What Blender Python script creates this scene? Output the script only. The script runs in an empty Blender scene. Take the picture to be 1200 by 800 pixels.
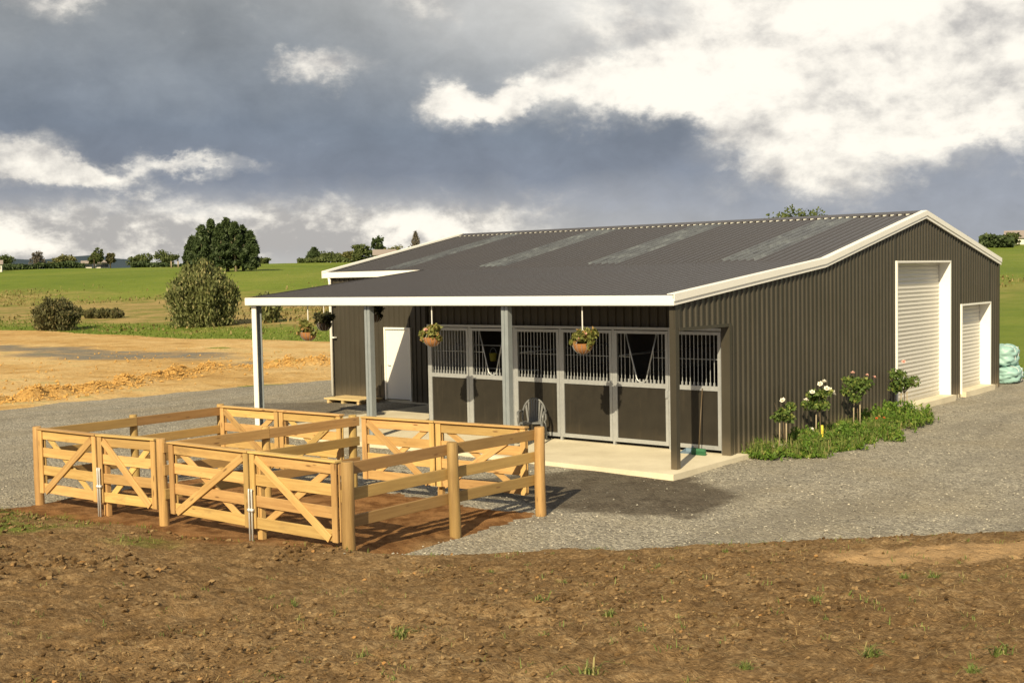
import bpy, math, random
import numpy as np
from mathutils import Vector, Matrix

S = bpy.context.scene
COL = S.collection
R = random.Random(7)
RG = np.random.default_rng(11)

# ------------------------------------------------------------------ camera
CAM = Vector((10.8177, -17.7529, 3.4637))
rt = Vector((0.77575156, 0.63072859, -0.01977271)); up = Vector((-0.01954441, 0.05533321, 0.99827664)); fw = Vector((-0.6307357, 0.77402822, -0.05525205))
cd = bpy.data.cameras.new('camera'); cam = bpy.data.objects.new('camera', cd); COL.objects.link(cam)
cam.matrix_world = Matrix(((rt.x, up.x, -fw.x, CAM.x), (rt.y, up.y, -fw.y, CAM.y), (rt.z, up.z, -fw.z, CAM.z), (0, 0, 0, 1)))
cd.sensor_width = 36; cd.lens = 36 * 1380.418 / 1200; cd.clip_start = 0.1; cd.clip_end = 9000
S.camera = cam
S.view_settings.view_transform = 'Standard'; S.view_settings.look = 'None'
S.view_settings.gamma = 1; S.view_settings.exposure = 0.55; S.view_settings.use_curve_mapping = False

# ------------------------------------------------------------------ sun
ELEV = math.radians(32.5); AZ = math.atan2(0.355, -0.935)
sd = Vector((math.sin(AZ) * math.cos(ELEV), math.cos(AZ) * math.cos(ELEV), math.sin(ELEV)))
ld = bpy.data.lights.new('sun', 'SUN'); ld.energy = 4.9; ld.angle = math.radians(0.5); ld.color = (1.0, 0.84, 0.55)
sun = bpy.data.objects.new('sun', ld); COL.objects.link(sun); sun.rotation_euler = sd.to_track_quat('Z', 'Y').to_euler()
sun.location = (8, -20, 15)


# ------------------------------------------------------------------ node helper
class NT:
    def __init__(s, tree): s.t = tree; s.n = tree.nodes; s.l = tree.links
    def new(s, k, **kw):
        o = s.n.new(k)
        for a, v in kw.items(): setattr(o, a, v)
        return o
    def put(s, sock, v):
        if v is None: return
        if hasattr(v, 'is_output'): s.l.new(v, sock)
        else:
            if hasattr(sock.default_value, '__len__'):
                n = len(sock.default_value)
                if not hasattr(v, '__len__'): v = (v,) * n
                v = tuple(v)
                if len(v) < n: v = v + (1.0,) * (n - len(v))
                sock.default_value = v[:n]
            else: sock.default_value = v
    def math(s, op, a, b=None, c=None, clamp=False):
        o = s.new('ShaderNodeMath', operation=op); o.use_clamp = clamp
        s.put(o.inputs[0], a); s.put(o.inputs[1], b); s.put(o.inputs[2], c); return o.outputs[0]
    def vm(s, op, a, b=None, out=0):
        o = s.new('ShaderNodeVectorMath', operation=op); s.put(o.inputs[0], a); s.put(o.inputs[1], b)
        return o.outputs['Value'] if out == 'v' else o.outputs[0]
    def mix(s, f, a, b, blend='MIX'):
        o = s.new('ShaderNodeMix', data_type='RGBA', blend_type=blend)
        s.put(o.inputs[0], f); s.put(o.inputs[6], a); s.put(o.inputs[7], b); return o.outputs[2]
    def noise(s, vec, scale=5, detail=4, rough=0.55, dist=0, out='Fac'):
        o = s.new('ShaderNodeTexNoise'); s.put(o.inputs['Vector'], vec)
        o.inputs['Scale'].default_value = scale; o.inputs['Detail'].default_value = detail
        o.inputs['Roughness'].default_value = rough; o.inputs['Distortion'].default_value = dist
        return o.outputs[out]
    def vor(s, vec, scale, out='Color', rnd=1.0):
        o = s.new('ShaderNodeTexVoronoi'); s.put(o.inputs['Vector'], vec); o.inputs['Scale'].default_value = scale
        o.inputs['Randomness'].default_value = rnd; return o.outputs[out]
    def rng(s, v, a, b, c=0.0, d=1.0, smooth=True):
        o = s.new('ShaderNodeMapRange'); o.clamp = True
        if smooth: o.interpolation_type = 'SMOOTHSTEP'
        s.put(o.inputs[0], v)
        for i, x in enumerate((a, b, c, d)): o.inputs[i + 1].default_value = x
        return o.outputs[0]
    def ramp(s, f, stops, interp='LINEAR'):
        o = s.new('ShaderNodeValToRGB'); cr = o.color_ramp; cr.interpolation = interp
        while len(cr.elements) < len(stops): cr.elements.new(0.5)
        for e, (p, c) in zip(cr.elements, stops): e.position = p; e.color = tuple(c) + (1,)
        s.put(o.inputs[0], f); return o.outputs[0]
    def scalev(s, vec, v): return s.vm('MULTIPLY', vec, v)


# ------------------------------------------------------------------ world
def make_world():
    w = bpy.data.worlds.new('World'); S.world = w; w.use_nodes = True
    t = NT(w.node_tree); t.n.clear()
    sky = t.new('ShaderNodeTexSky', sky_type='NISHITA'); sky.sun_disc = False
    sky.sun_elevation = ELEV; sky.sun_rotation = AZ; sky.air_density = 1.0; sky.dust_density = 1.5
    b1 = t.new('ShaderNodeBackground'); t.put(b1.inputs[0], sky.outputs[0]); b1.inputs[1].default_value = 0.05
    d = t.new('ShaderNodeTexCoord').outputs['Generated']
    sep = t.new('ShaderNodeSeparateXYZ'); t.put(sep.inputs[0], d); X, Y, Z = sep.outputs
    az = t.math('ARCTAN2', X, Y); el = t.math('ARCSINE', Z)
    # angles in units of 0.0725 rad: A runs clockwise, E runs up from the horizon
    A = t.math('MULTIPLY_ADD', az, 13.8, 13.8 * 0.6837)
    E = t.math('MULTIPLY', el, 13.8)
    flat = t.vm('MULTIPLY', d, (1, 1, 1.55))
    n_big = t.noise(flat, 7.0, 8, 0.6)
    n_mid = t.noise(t.vm('ADD', flat, (3.1, 1.7, 5.2)), 19.0, 7, 0.62, 0.4)
    n_fine = t.noise(t.vm('ADD', flat, (8.1, 4.7, 2.2)), 50.0, 5, 0.62, 0.3)
    wc = t.noise(flat, 11.0, 6, 0.62, 0, 'Color')
    cmb = t.new('ShaderNodeCombineXYZ'); t.put(cmb.inputs[0], A); t.put(cmb.inputs[1], E)
    wv = t.vm('MULTIPLY', t.vm('SUBTRACT', wc, (0.5, 0.5, 0.5)), (1.6, 1.1, 0))
    P = t.vm('ADD', cmb.outputs[0], wv)

    def blob(a, e, ra, re, amp=1.0):
        q = t.vm('MULTIPLY', t.vm('SUBTRACT', P, (a, e, 0)), (1 / ra, 1 / re, 0))
        ln = t.vm('LENGTH', q, None, 'v')
        return t.math('MULTIPLY', t.math('SUBTRACT', 1.0, ln, clamp=True), amp)

    def total(lst):
        s = lst[0]
        for x in lst[1:]: s = t.math('ADD', s, x)
        return s
    # rain-cloud body: grey high up, darkest in a band, lighter towards the horizon
    Ew = t.math('ADD', E, t.math('MULTIPLY', t.math('SUBTRACT', n_big, 0.5), 1.1))
    body = t.ramp(t.rng(Ew, -0.2, 5.8, smooth=False), [
        (0.00, (0.74, 0.71, 0.66)), (0.09, (0.56, 0.56, 0.56)), (0.17, (0.42, 0.44, 0.49)), (0.235, (0.25, 0.282, 0.350)),
        (0.33, (0.225, 0.262, 0.322)), (0.44, (0.295, 0.325, 0.362)), (0.56, (0.36, 0.375, 0.38)), (0.70, (0.42, 0.425, 0.41)), (1.0, (0.20, 0.205, 0.21))])
    # brighter, thinner cover towards the right
    lit0 = t.math('SUBTRACT', t.noise(flat, 8.0, 6, 0.58, 0.3), t.noise(t.vm('ADD', flat, (0.015, -0.006, 0.05)), 8.0, 6, 0.58, 0.3))
    right = t.math('MULTIPLY', t.rng(A, -3.4, 1.8), t.rng(E, 1.5, 3.3))
    body = t.mix(t.math('MULTIPLY', right, 0.95), body, (0.86, 0.84, 0.79))
    lowr = t.math('MULTIPLY', t.rng(A, 1.0, 4.0), t.rng(E, 1.9, 1.0))
    body = t.mix(t.math('MULTIPLY', lowr, 0.75), body, (0.36, 0.39, 0.455))
    grain = t.math('ADD', t.math('MULTIPLY_ADD', n_mid, 0.35, 0.80), t.math('MULTIPLY', lit0, 0.35))
    gr2 = t.math('MULTIPLY_ADD', n_big, 0.7, 0.65)
    body = t.mix(1.0, body, t.math('MULTIPLY', grain, gr2), 'MULTIPLY')
    # sunlit cumulus
    hi = total([
        blob(4.4, 2.9, 4.6, 1.6, 1.6), blob(1.6, 2.05, 2.6, 0.5, 1.1), blob(3.6, 1.35, 1.6, 0.8, 1.25), blob(5.4, 1.75, 1.6, 0.8, 1.0),
        blob(2.6, 2.25, 1.5, 0.55, 0.9), blob(-0.7, 2.0, 0.5, 0.38, 1.0), blob(0.0, 2.05, 0.7, 0.25, 0.8),
        blob(-5.4, 1.35, 0.85, 0.36, 1.2), blob(-4.6, 1.25, 1.1, 0.2, 0.8), blob(-5.0, 3.05, 0.75, 0.3, 0.75), blob(-2.15, 2.35, 0.55, 0.26, 0.9),
        blob(-0.9, 3.0, 0.6, 0.4, 0.6), blob(-3.4, 1.28, 0.9, 0.16, 0.7), blob(9.5, 2.6, 3.5, 1.2, 1.0), blob(-9.5, 2.2, 2.4, 0.9, 0.8)])
    lowb = t.math('MULTIPLY', t.math('MULTIPLY', t.rng(E, 0.05, 0.45), t.rng(E, 1.15, 0.65)), t.rng(A, 1.6, -0.8))
    hi = t.math('ADD', hi, t.math('MULTIPLY', lowb, 0.85))
    # scattered cloud over the rest of the dome
    dome = t.math('MULTIPLY', t.rng(E, 4.6, 8.0), t.rng(n_big, 0.50, 0.66))
    hi = t.math('ADD', hi, t.math('MULTIPLY', dome, 0.25))
    edge = t.math('ADD', hi, t.math('ADD', t.math('MULTIPLY', t.math('SUBTRACT', n_mid, 0.5), 1.0), t.math('MULTIPLY', t.math('SUBTRACT', n_fine, 0.5), 0.5)))
    mask = t.math('MAXIMUM', t.rng(edge, 0.14, 0.86), t.math('MULTIPLY', t.rng(hi, 0.0, 0.9), 0.55))
    fl2 = t.vm('ADD', flat, (1.3, 0.4, 0.06))
    r1 = t.math('SUBTRACT', t.noise(t.vm('ADD', fl2, (0.016, -0.006, 0.05)), 9.0, 7, 0.6, 0.3), t.noise(fl2, 9.0, 7, 0.6, 0.3))
    r2 = t.math('SUBTRACT', t.noise(t.vm('ADD', fl2, (0.006, -0.003, 0.016)), 26.0, 5, 0.6), t.noise(fl2, 26.0, 5, 0.6))
    lit = t.math('ADD', t.math('MULTIPLY', r1, -2.3), t.math('MULTIPLY', r2, -1.1))
    shade = t.rng(t.math('SUBTRACT', t.math('ADD', t.math('MULTIPLY', hi, 0.34), t.math('MULTIPLY', lit, t.math('MULTIPLY_ADD', lowb, 0.8, 1.0))), t.math('MULTIPLY', lowb, 0.42)), -0.48, 0.64)
    white = t.mix(shade, (0.52, 0.50, 0.485), (1.22, 1.15, 1.02))
    cloud = t.mix(mask, body, white)
    b2 = t.new('ShaderNodeBackground'); t.put(b2.inputs[0], cloud); b2.inputs[1].default_value = 0.62
    cover = t.math('MAXIMUM', t.rng(E, 8.0, 4.6, 0.72, 0.95), t.math('MULTIPLY', mask, 0.95))
    ms = t.new('ShaderNodeMixShader'); t.put(ms.inputs[0], cover); t.l.new(b1.outputs[0], ms.inputs[1]); t.l.new(b2.outputs[0], ms.inputs[2])
    o = t.new('ShaderNodeOutputWorld'); t.l.new(ms.outputs[0], o.inputs[0])
    w.cycles.sampling_method = 'MANUAL'; w.cycles.sample_map_resolution = 512


make_world()


# ------------------------------------------------------------------ materials
def mat(name, rough=0.7, metal=0.0, spec=None):
    m = bpy.data.materials.new(name); m.use_nodes = True
    t = NT(m.node_tree); b = t.n['Principled BSDF']
    b.inputs['Roughness'].default_value = rough; b.inputs['Metallic'].default_value = metal
    if spec is not None: b.inputs['Specular IOR Level'].default_value = spec
    return m, t, b


def coords(t, kind='Object', scale=None):
    if kind == 'pos': v = t.new('ShaderNodeNewGeometry').outputs['Position']
    else: v = t.new('ShaderNodeTexCoord').outputs[kind]
    return t.scalev(v, scale) if scale else v


def bump(t, b, h, strength=0.4, dist=0.02):
    o = t.new('ShaderNodeBump'); o.inputs['Strength'].default_value = strength; o.inputs['Distance'].default_value = dist
    t.put(o.inputs['Height'], h); t.l.new(o.outputs[0], b.inputs['Normal'])


def simple(name, c, var=0.15, scale=6, rough=0.6, metal=0.0, spec=None, kind='Object', bmp=0.0):
    m, t, b = mat(name, rough, metal, spec)
    v = coords(t, kind); n = t.noise(v, scale, 6, 0.6)
    f = t.math('MULTIPLY_ADD', n, 2 * var, 1 - var)
    t.put(b.inputs['Base Color'], t.mix(1.0, c, f, 'MULTIPLY'))
    t.put(b.inputs['Roughness'], t.math('MULTIPLY_ADD', n, 0.25, rough - 0.12))
    if bmp: bump(t, b, t.noise(v, scale * 6, 4), bmp, 0.01)
    return m


def wood(name, c1, c2, knots=True, rough=0.35):
    m, t, b = mat(name, 0.72)
    tc = t.new('ShaderNodeTexCoord').outputs['Object']; rnd = t.new('ShaderNodeObjectInfo').outputs['Random']
    off = t.math('MULTIPLY', rnd, 57.0)
    v = t.vm('ADD', tc, t.new('ShaderNodeCombineXYZ').outputs[0])
    cx = t.new('ShaderNodeCombineXYZ'); t.put(cx.inputs[0], off); t.put(cx.inputs[1], off); t.put(cx.inputs[2], off)
    v = t.vm('ADD', tc, cx.outputs[0])
    g = t.noise(t.scalev(v, (1.2, 22, 22)), 1.0, 6, 0.65, 0.6)
    big = t.noise(t.scalev(v, (1.3, 5, 5)), 1.0, 5, 0.65)
    col = t.ramp(t.math('ADD', t.math('MULTIPLY', g, 0.6), t.math('MULTIPLY', big, 0.4)), [(0.3, c1), (0.68, c2)])
    hs = t.new('ShaderNodeHueSaturation'); t.put(hs.inputs['Color'], col); t.put(hs.inputs['Value'], t.math('MULTIPLY_ADD', rnd, 0.46, 0.74))
    t.put(hs.inputs['Hue'], t.math('MULTIPLY_ADD', t.math('FRACT', t.math('MULTIPLY', rnd, 7.3)), 0.02, 0.49))
    col = hs.outputs[0]
    sn = t.noise(t.scalev(v, (1.6, 6, 6)), 1.0, 6, 0.7)
    col = t.mix(t.rng(sn, 0.54, 0.74, 0, 0.55), col, (0.20, 0.125, 0.055))
    if knots:
        k = t.vor(t.scalev(v, (2.2, 9, 9)), 1.0, 'Distance')
        col = t.mix(t.rng(k, 0.16, 0.06, 0, 0.75), col, (0.12, 0.055, 0.02))
    t.put(b.inputs['Base Color'], col)
    bump(t, b, t.math('ADD', g, t.math('MULTIPLY', big, 0.6)), rough, 0.012)
    return m


MT = {}
MT['pine'] = wood('fresh_pine', (0.35, 0.20, 0.066), (0.58, 0.39, 0.150))
MT['rail'] = wood('fence_rail_wood', (0.235, 0.14, 0.048), (0.37, 0.235, 0.085))
MT['post'] = wood('round_post_wood', (0.22, 0.13, 0.045), (0.46, 0.30, 0.105), True, 0.7)
MT['plank'] = wood('step_timber', (0.42, 0.30, 0.14), (0.56, 0.42, 0.22))
MT['clad'] = simple('brown_wall_steel', (0.045, 0.040, 0.030), 0.14, 1.3, 0.42, 0.0, 0.4)
MT['header'] = MT['clad']
MT['roof'] = simple('dark_roof_steel', (0.056, 0.051, 0.051), 0.18, 0.9, 0.34, 0.0, 0.5)
MT['white'] = simple('white_trim', (0.80, 0.79, 0.75), 0.04, 2.0, 0.4)
MT['door_white'] = simple('white_door_paint', (0.74, 0.73, 0.70), 0.04, 2.0, 0.4)
MT['roller'] = simple('roller_door_steel', (0.50, 0.49, 0.45), 0.07, 1.5, 0.42)
MT['galv'] = simple('galvanised_steel', (0.46, 0.48, 0.50), 0.14, 14, 0.42, 0.55)
MT['galv_post'] = simple('galvanised_post', (0.30, 0.335, 0.36), 0.12, 8, 0.45, 0.35)
MT['rod'] = simple('steel_rod', (0.62, 0.63, 0.64), 0.1, 10, 0.4, 0.2)
MT['kick'] = simple('stall_board', (0.020, 0.017, 0.0125), 0.4, 4, 0.6, 0.0, 0.35, 'Object', 0.1)
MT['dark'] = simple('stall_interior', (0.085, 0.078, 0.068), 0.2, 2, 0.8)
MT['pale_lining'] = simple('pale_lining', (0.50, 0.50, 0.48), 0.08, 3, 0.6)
MT['bracket'] = simple('white_bracket', (0.7, 0.7, 0.68), 0.05, 4, 0.4)
MT['plastic_grey'] = simple('grey_plastic', (0.13, 0.135, 0.14), 0.1, 6, 0.35)
MT['coir'] = simple('coir_lining', (0.32, 0.15, 0.06), 0.3, 30, 0.9, 0, 0.1, 'Object', 0.5)
MT['coir_shaded'] = simple('shaded_coir', (0.06, 0.045, 0.035), 0.3, 30, 0.9, 0, 0.1)  # darkened coir: the canopy's shade is put into the colour
MT['yellow'] = simple('yellow_plastic', (0.42, 0.38, 0.06), 0.1, 6, 0.4)
MT['green_plastic'] = simple('green_plastic', (0.03, 0.13, 0.06), 0.1, 20, 0.5)
MT['blue_plastic'] = simple('blue_plastic', (0.16, 0.23, 0.30), 0.1, 20, 0.5)
MT['bristle'] = simple('dark_bristle', (0.03, 0.05, 0.04), 0.3, 40, 0.9)
MT['stick'] = simple('broom_stick', (0.085, 0.06, 0.035), 0.1, 8, 0.5)  # dark brown handle imitates the shadow line on the stall panel
MT['wrap'] = simple('teal_wrap', (0.27, 0.44, 0.42), 0.14, 7, 0.45, 0, 0.4, 'Object', 0.3)
MT['bark'] = simple('bark', (0.10, 0.075, 0.05), 0.35, 5, 0.9, 0, 0.2, 'Object', 0.5)
MT['bark_pale'] = simple('pale_bark', (0.30, 0.25, 0.17), 0.3, 5, 0.9, 0, 0.2)
MT['house_wall'] = simple('house_wall', (0.62, 0.60, 0.55), 0.08, 1, 0.7)
MT['house_roof'] = simple('house_roof', (0.26, 0.22, 0.20), 0.1, 1, 0.7)
MT['glass'] = simple('window_glass', (0.03, 0.035, 0.04), 0.1, 1, 0.1)
MT['petal_white'] = simple('white_petals', (0.80, 0.76, 0.66), 0.08, 20, 0.6)
MT['petal_pink'] = simple('pink_petals', (0.72, 0.42, 0.36), 0.15, 20, 0.6)
MT['petal_red'] = simple('orange_petals', (0.60, 0.13, 0.03), 0.2, 20, 0.6)
MT['tag'] = simple('yellow_tag', (0.75, 0.62, 0.08), 0.05, 6, 0.5)
MT['hills'] = simple('far_hills', (0.045, 0.065, 0.085), 0.2, 0.01, 0.9, 0, 0.1, 'pos')  # bluish haze of distance put into the base colour
MT['lit_gap'] = simple('lit_gap_tone', (0.50, 0.50, 0.46), 0.1, 5, 0.8)  # pale tone painted for the light in the ridge gaps


def dusty(m, z0, amt):
    t = NT(m.node_tree); b = t.n['Principled BSDF']; src = b.inputs['Base Color'].links[0].from_socket
    v = coords(t, 'pos'); sp = t.new('ShaderNodeSeparateXYZ'); t.put(sp.inputs[0], v)
    n = t.noise(v, 1.6, 6, 0.65); n2 = t.noise(t.scalev(v, (9, 9, 0.7)), 1.0, 4, 0.6)
    zz = t.math('ADD', sp.outputs[2], t.math('MULTIPLY', t.math('SUBTRACT', n, 0.5), 0.5))
    f = t.math('ADD', t.math('MULTIPLY', t.rng(zz, z0, -0.08), amt), t.math('MULTIPLY', t.rng(n2, 0.55, 0.75), 0.05), clamp=True)
    t.put(b.inputs['Base Color'], t.mix(f, src, (0.27, 0.21, 0.135)))


dusty(MT['clad'], 0.45, 0.28); dusty(MT['kick'], 0.45, 0.08); dusty(MT['roller'], 0.6, 0.3)


def concrete():
    m, t, b = mat('concrete_slab', 0.85)
    v = coords(t, 'pos'); n = t.noise(v, 1.1, 7, 0.6); f = t.noise(v, 30, 4, 0.6)
    c = t.ramp(t.math('ADD', t.math('MULTIPLY', n, 0.75), t.math('MULTIPLY', f, 0.25)), [(0.3, (0.50, 0.445, 0.33)), (0.62, (0.66, 0.60, 0.46))])
    st = t.rng(t.noise(v, 2.7, 5, 0.7), 0.60, 0.72)
    c = t.mix(t.math('MULTIPLY', st, 0.35), c, (0.30, 0.25, 0.17))
    t.put(b.inputs['Base Color'], c); bump(t, b, f, 0.15, 0.005); return m


MT['concrete'] = concrete()


def skylight():
    m, t, b = mat('skylight_sheet', 0.25, 0, 0.5)
    v = coords(t, 'pos'); n = t.noise(t.scalev(v, (2.2, 1.1, 1)), 1.2, 6, 0.7, 0.5)
    t.put(b.inputs['Base Color'], t.ramp(n, [(0.36, (0.056, 0.057, 0.059)), (0.54, (0.10, 0.108, 0.113)), (0.72, (0.19, 0.212, 0.218))]))  # pale blotches paint the sky's reflection into the base colour
    t.put(b.inputs['Roughness'], t.rng(n, 0.3, 0.7, 0.2, 0.5)); return m


MT['skylight'] = skylight()


def leafmat(name, c1, c2, c3=None, scale=0.6, trans=0.35, kind='Object'):
    m, t, b = mat(name, 0.6, 0, 0.25)
    g = t.new('ShaderNodeNewGeometry'); r = g.outputs['Random Per Island']
    n = t.noise(coords(t, kind), scale, 4)
    col = t.mix(t.math('ADD', t.math('MULTIPLY', r, 0.6), t.math('MULTIPLY_ADD', n, 0.9, -0.25), clamp=True), c1, c2)
    if c3 is not None: col = t.mix(t.rng(r, 0.82, 0.9), col, c3)
    t.put(b.inputs['Base Color'], col)
    tr = t.new('ShaderNodeBsdfTranslucent'); t.put(tr.inputs[0], col)
    ms = t.new('ShaderNodeMixShader'); ms.inputs[0].default_value = trans
    t.l.new(b.outputs[0], ms.inputs[1]); t.l.new(tr.outputs[0], ms.inputs[2])
    t.l.new(ms.outputs[0], t.n['Material Output'].inputs[0]); return m


MT['leaf_pine'] = leafmat('dark_needles', (0.028, 0.048, 0.019), (0.075, 0.105, 0.038), None, 0.35, 0.15)
MT['leaf_willow'] = leafmat('olive_leaves', (0.078, 0.095, 0.030), (0.19, 0.205, 0.078), (0.27, 0.25, 0.11), 0.9, 0.25)
MT['leaf_scrub'] = leafmat('scrub_leaves', (0.058, 0.062, 0.024), (0.135, 0.130, 0.056), (0.19, 0.16, 0.075), 0.9, 0.25)
MT['leaf_tree'] = leafmat('tree_leaves', (0.055, 0.080, 0.026), (0.125, 0.150, 0.050), None, 0.25, 0.25)  # lightened base colour stands in for aerial haze on the skyline
MT['leaf_autumn'] = leafmat('yellow_green_leaves', (0.10, 0.11, 0.035), (0.20, 0.19, 0.07), None, 0.25, 0.25)
MT['twig'] = leafmat('bare_twigs', (0.09, 0.08, 0.06), (0.16, 0.14, 0.11), None, 0.25, 0.1)
MT['leaf_bed'] = leafmat('bed_leaves', (0.06, 0.135, 0.018), (0.18, 0.28, 0.042), (0.32, 0.36, 0.09), 1.6, 0.35)
MT['leaf_rose'] = leafmat('rose_leaves', (0.05, 0.10, 0.025), (0.15, 0.21, 0.045), (0.24, 0.27, 0.07), 3, 0.3)
MT['leaf_basket'] = leafmat('basket_leaves', (0.12, 0.14, 0.035), (0.28, 0.27, 0.08), (0.42, 0.26, 0.10), 6, 0.3)
MT['leaf_basket_shaded'] = leafmat('shaded_basket_leaves', (0.03, 0.035, 0.016), (0.07, 0.07, 0.03), None, 6, 0.3)  # basket leaves with the canopy shade painted in
MT['weed'] = leafmat('weed_leaves', (0.09, 0.13, 0.03), (0.22, 0.27, 0.07), (0.33, 0.29, 0.12), 3, 0.3)
MT['straw'] = leafmat('straw', (0.26, 0.18, 0.08), (0.42, 0.31, 0.15), (0.17, 0.18, 0.05), 3, 0.2, 'pos')
MT['rush'] = leafmat('rush_blades', (0.17, 0.15, 0.05), (0.33, 0.245, 0.105), (0.13, 0.16, 0.035), 0.05, 0.25, 'pos')
MT['grass_blade'] = leafmat('grass_blades', (0.085, 0.14, 0.018), (0.18, 0.23, 0.04), (0.26, 0.25, 0.08), 0.6, 0.3, 'pos')


def ground_mats():
    # paddock grass with rushes
    m, t, b = mat('paddock_grass', 0.9, 0, 0.15); MT['paddock'] = m
    v = coords(t, 'pos')
    sp = t.new('ShaderNodeSeparateXYZ'); t.put(sp.inputs[0], v)
    w = t.math('SUBTRACT', sp.outputs[1], t.math('MULTIPLY', sp.outputs[0], 0.35))
    n1 = t.noise(v, 0.035, 6, 0.6); n2 = t.noise(v, 0.35, 6, 0.65); n3 = t.noise(v, 3.0, 5, 0.6)
    st = t.noise(t.scalev(v, (0.02, 0.11, 0.1)), 1.0, 5, 0.6)
    f = t.math('ADD', t.math('MULTIPLY', n1, 0.5), t.math('ADD', t.math('MULTIPLY', n2, 0.3), t.math('MULTIPLY', st, 0.2)))
    g = t.ramp(f, [(0.30, (0.075, 0.125, 0.014)), (0.5, (0.135, 0.180, 0.024)), (0.68, (0.20, 0.215, 0.045))])
    rw = t.math('ADD', w, t.math('MULTIPLY', t.math('SUBTRACT', n1, 0.5), 70.0))
    zone = t.math('MULTIPLY', t.math('MULTIPLY', t.rng(rw, 54, 64), t.rng(rw, 120, 92)), t.rng(sp.outputs[0], -10, -34))
    br = t.mix(t.rng(n2, 0.35, 0.65), (0.20, 0.165, 0.055), (0.33, 0.24, 0.10))
    g = t.mix(t.math('MULTIPLY', zone, t.rng(n2, 0.28, 0.55, 0.25, 0.95)), g, br)
    g = t.mix(1.0, g, t.math('MULTIPLY_ADD', n3, 0.5, 0.75), 'MULTIPLY')
    t.put(b.inputs['Base Color'], g); bump(t, b, t.math('ADD', n3, n2), 0.6, 0.25)
    # clay field
    m, t, b = mat('clay_earth', 0.95, 0, 0.1); MT['clay'] = m
    v = coords(t, 'pos')
    n1 = t.noise(t.scalev(v, (0.05, 0.16, 1)), 1.0, 6, 0.62); n2 = t.noise(v, 0.7, 7, 0.68); n3 = t.noise(v, 6, 5, 0.65)
    f = t.math('ADD', t.math('MULTIPLY', n1, 0.55), t.math('MULTIPLY', n2, 0.45))
    c = t.ramp(f, [(0.33, (0.28, 0.17, 0.065)), (0.45, (0.46, 0.295, 0.115)), (0.56, (0.58, 0.415, 0.20)), (0.70, (0.66, 0.53, 0.32))])
    at = t.new('ShaderNodeAttribute', attribute_name='mask'); ss = t.new('ShaderNodeSeparateColor'); t.put(ss.inputs[0], at.outputs['Color'])
    c = t.mix(t.math('MULTIPLY', ss.outputs[0], t.rng(n2, 0.3, 0.6, 0.4, 1.0)), c, (0.19, 0.175, 0.145))
    c = t.mix(t.math('MULTIPLY', ss.outputs[1], 0.85), c, t.mix(n3, (0.25, 0.13, 0.035), (0.52, 0.31, 0.095)))
    c = t.mix(t.math('MULTIPLY', t.rng(n1, 0.52, 0.60), t.rng(n2, 0.5, 0.62, 0, 0.6)), c, (0.24, 0.22, 0.06))
    c = t.mix(1.0, c, t.math('MULTIPLY_ADD', n3, 0.7, 0.65), 'MULTIPLY')
    t.put(b.inputs['Base Color'], c); bump(t, b, t.math('ADD', t.math('MULTIPLY', n2, 1.5), n3), 0.9, 0.12)
    # gravel
    m, t, b = mat('gravel', 0.92, 0, 0.2); MT['gravel'] = m
    v = coords(t, 'pos')
    n1 = t.noise(v, 0.35, 6, 0.6); n2 = t.noise(v, 2.2, 5, 0.6)
    vo = t.new('ShaderNodeTexVoronoi'); t.put(vo.inputs['Vector'], v); vo.inputs['Scale'].default_value = 26
    sc = t.new('ShaderNodeSeparateColor'); t.put(sc.inputs[0], vo.outputs['Color'])
    vb = t.vor(v, 60, 'Color'); sb = t.new('ShaderNodeSeparateColor'); t.put(sb.inputs[0], vb)
    st = t.math('ADD', t.math('MULTIPLY', sc.outputs[0], 0.6), t.math('MULTIPLY', sb.outputs[0], 0.4))
    c = t.ramp(st, [(0.1, (0.135, 0.123, 0.102)), (0.45, (0.255, 0.236, 0.198)), (0.75, (0.36, 0.335, 0.28)), (0.93, (0.56, 0.52, 0.42))])
    lane = t.noise(t.scalev(v, (0.9, 0.16, 1)), 1.0, 4, 0.55, 0.4)
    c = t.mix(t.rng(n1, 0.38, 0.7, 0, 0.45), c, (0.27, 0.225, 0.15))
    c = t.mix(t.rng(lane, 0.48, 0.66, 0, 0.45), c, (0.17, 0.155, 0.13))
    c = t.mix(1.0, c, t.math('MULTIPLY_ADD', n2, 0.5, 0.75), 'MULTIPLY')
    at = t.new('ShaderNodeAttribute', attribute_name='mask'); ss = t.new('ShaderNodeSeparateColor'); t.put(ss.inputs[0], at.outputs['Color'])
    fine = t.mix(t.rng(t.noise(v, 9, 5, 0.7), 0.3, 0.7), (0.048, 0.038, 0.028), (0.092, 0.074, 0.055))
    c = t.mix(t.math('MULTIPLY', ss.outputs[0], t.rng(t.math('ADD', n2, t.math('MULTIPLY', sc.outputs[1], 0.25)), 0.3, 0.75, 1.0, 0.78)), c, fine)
    t.put(b.inputs['Base Color'], c)
    bump(t, b, t.math('ADD', t.math('MULTIPLY', vo.outputs['Distance'], -1.2), n2), 0.8, 0.03)
    # soil of the bank
    m, t, b = mat('bare_soil', 0.97, 0, 0.08); MT['soil'] = m
    v = coords(t, 'pos')
    n1 = t.noise(v, 0.5, 6, 0.62); n2 = t.noise(v, 3.3, 7, 0.68); n3 = t.noise(v, 22, 6, 0.7); n4 = t.noise(v, 70, 3, 0.6)
    f = t.math('ADD', t.math('MULTIPLY', n1, 0.25), t.math('ADD', t.math('MULTIPLY', n2, 0.35), t.math('MULTIPLY', n3, 0.40)))
    c = t.ramp(f, [(0.35, (0.078, 0.046, 0.020)), (0.45, (0.180, 0.112, 0.052)), (0.53, (0.265, 0.172, 0.084)), (0.62, (0.41, 0.29, 0.155))])
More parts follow.
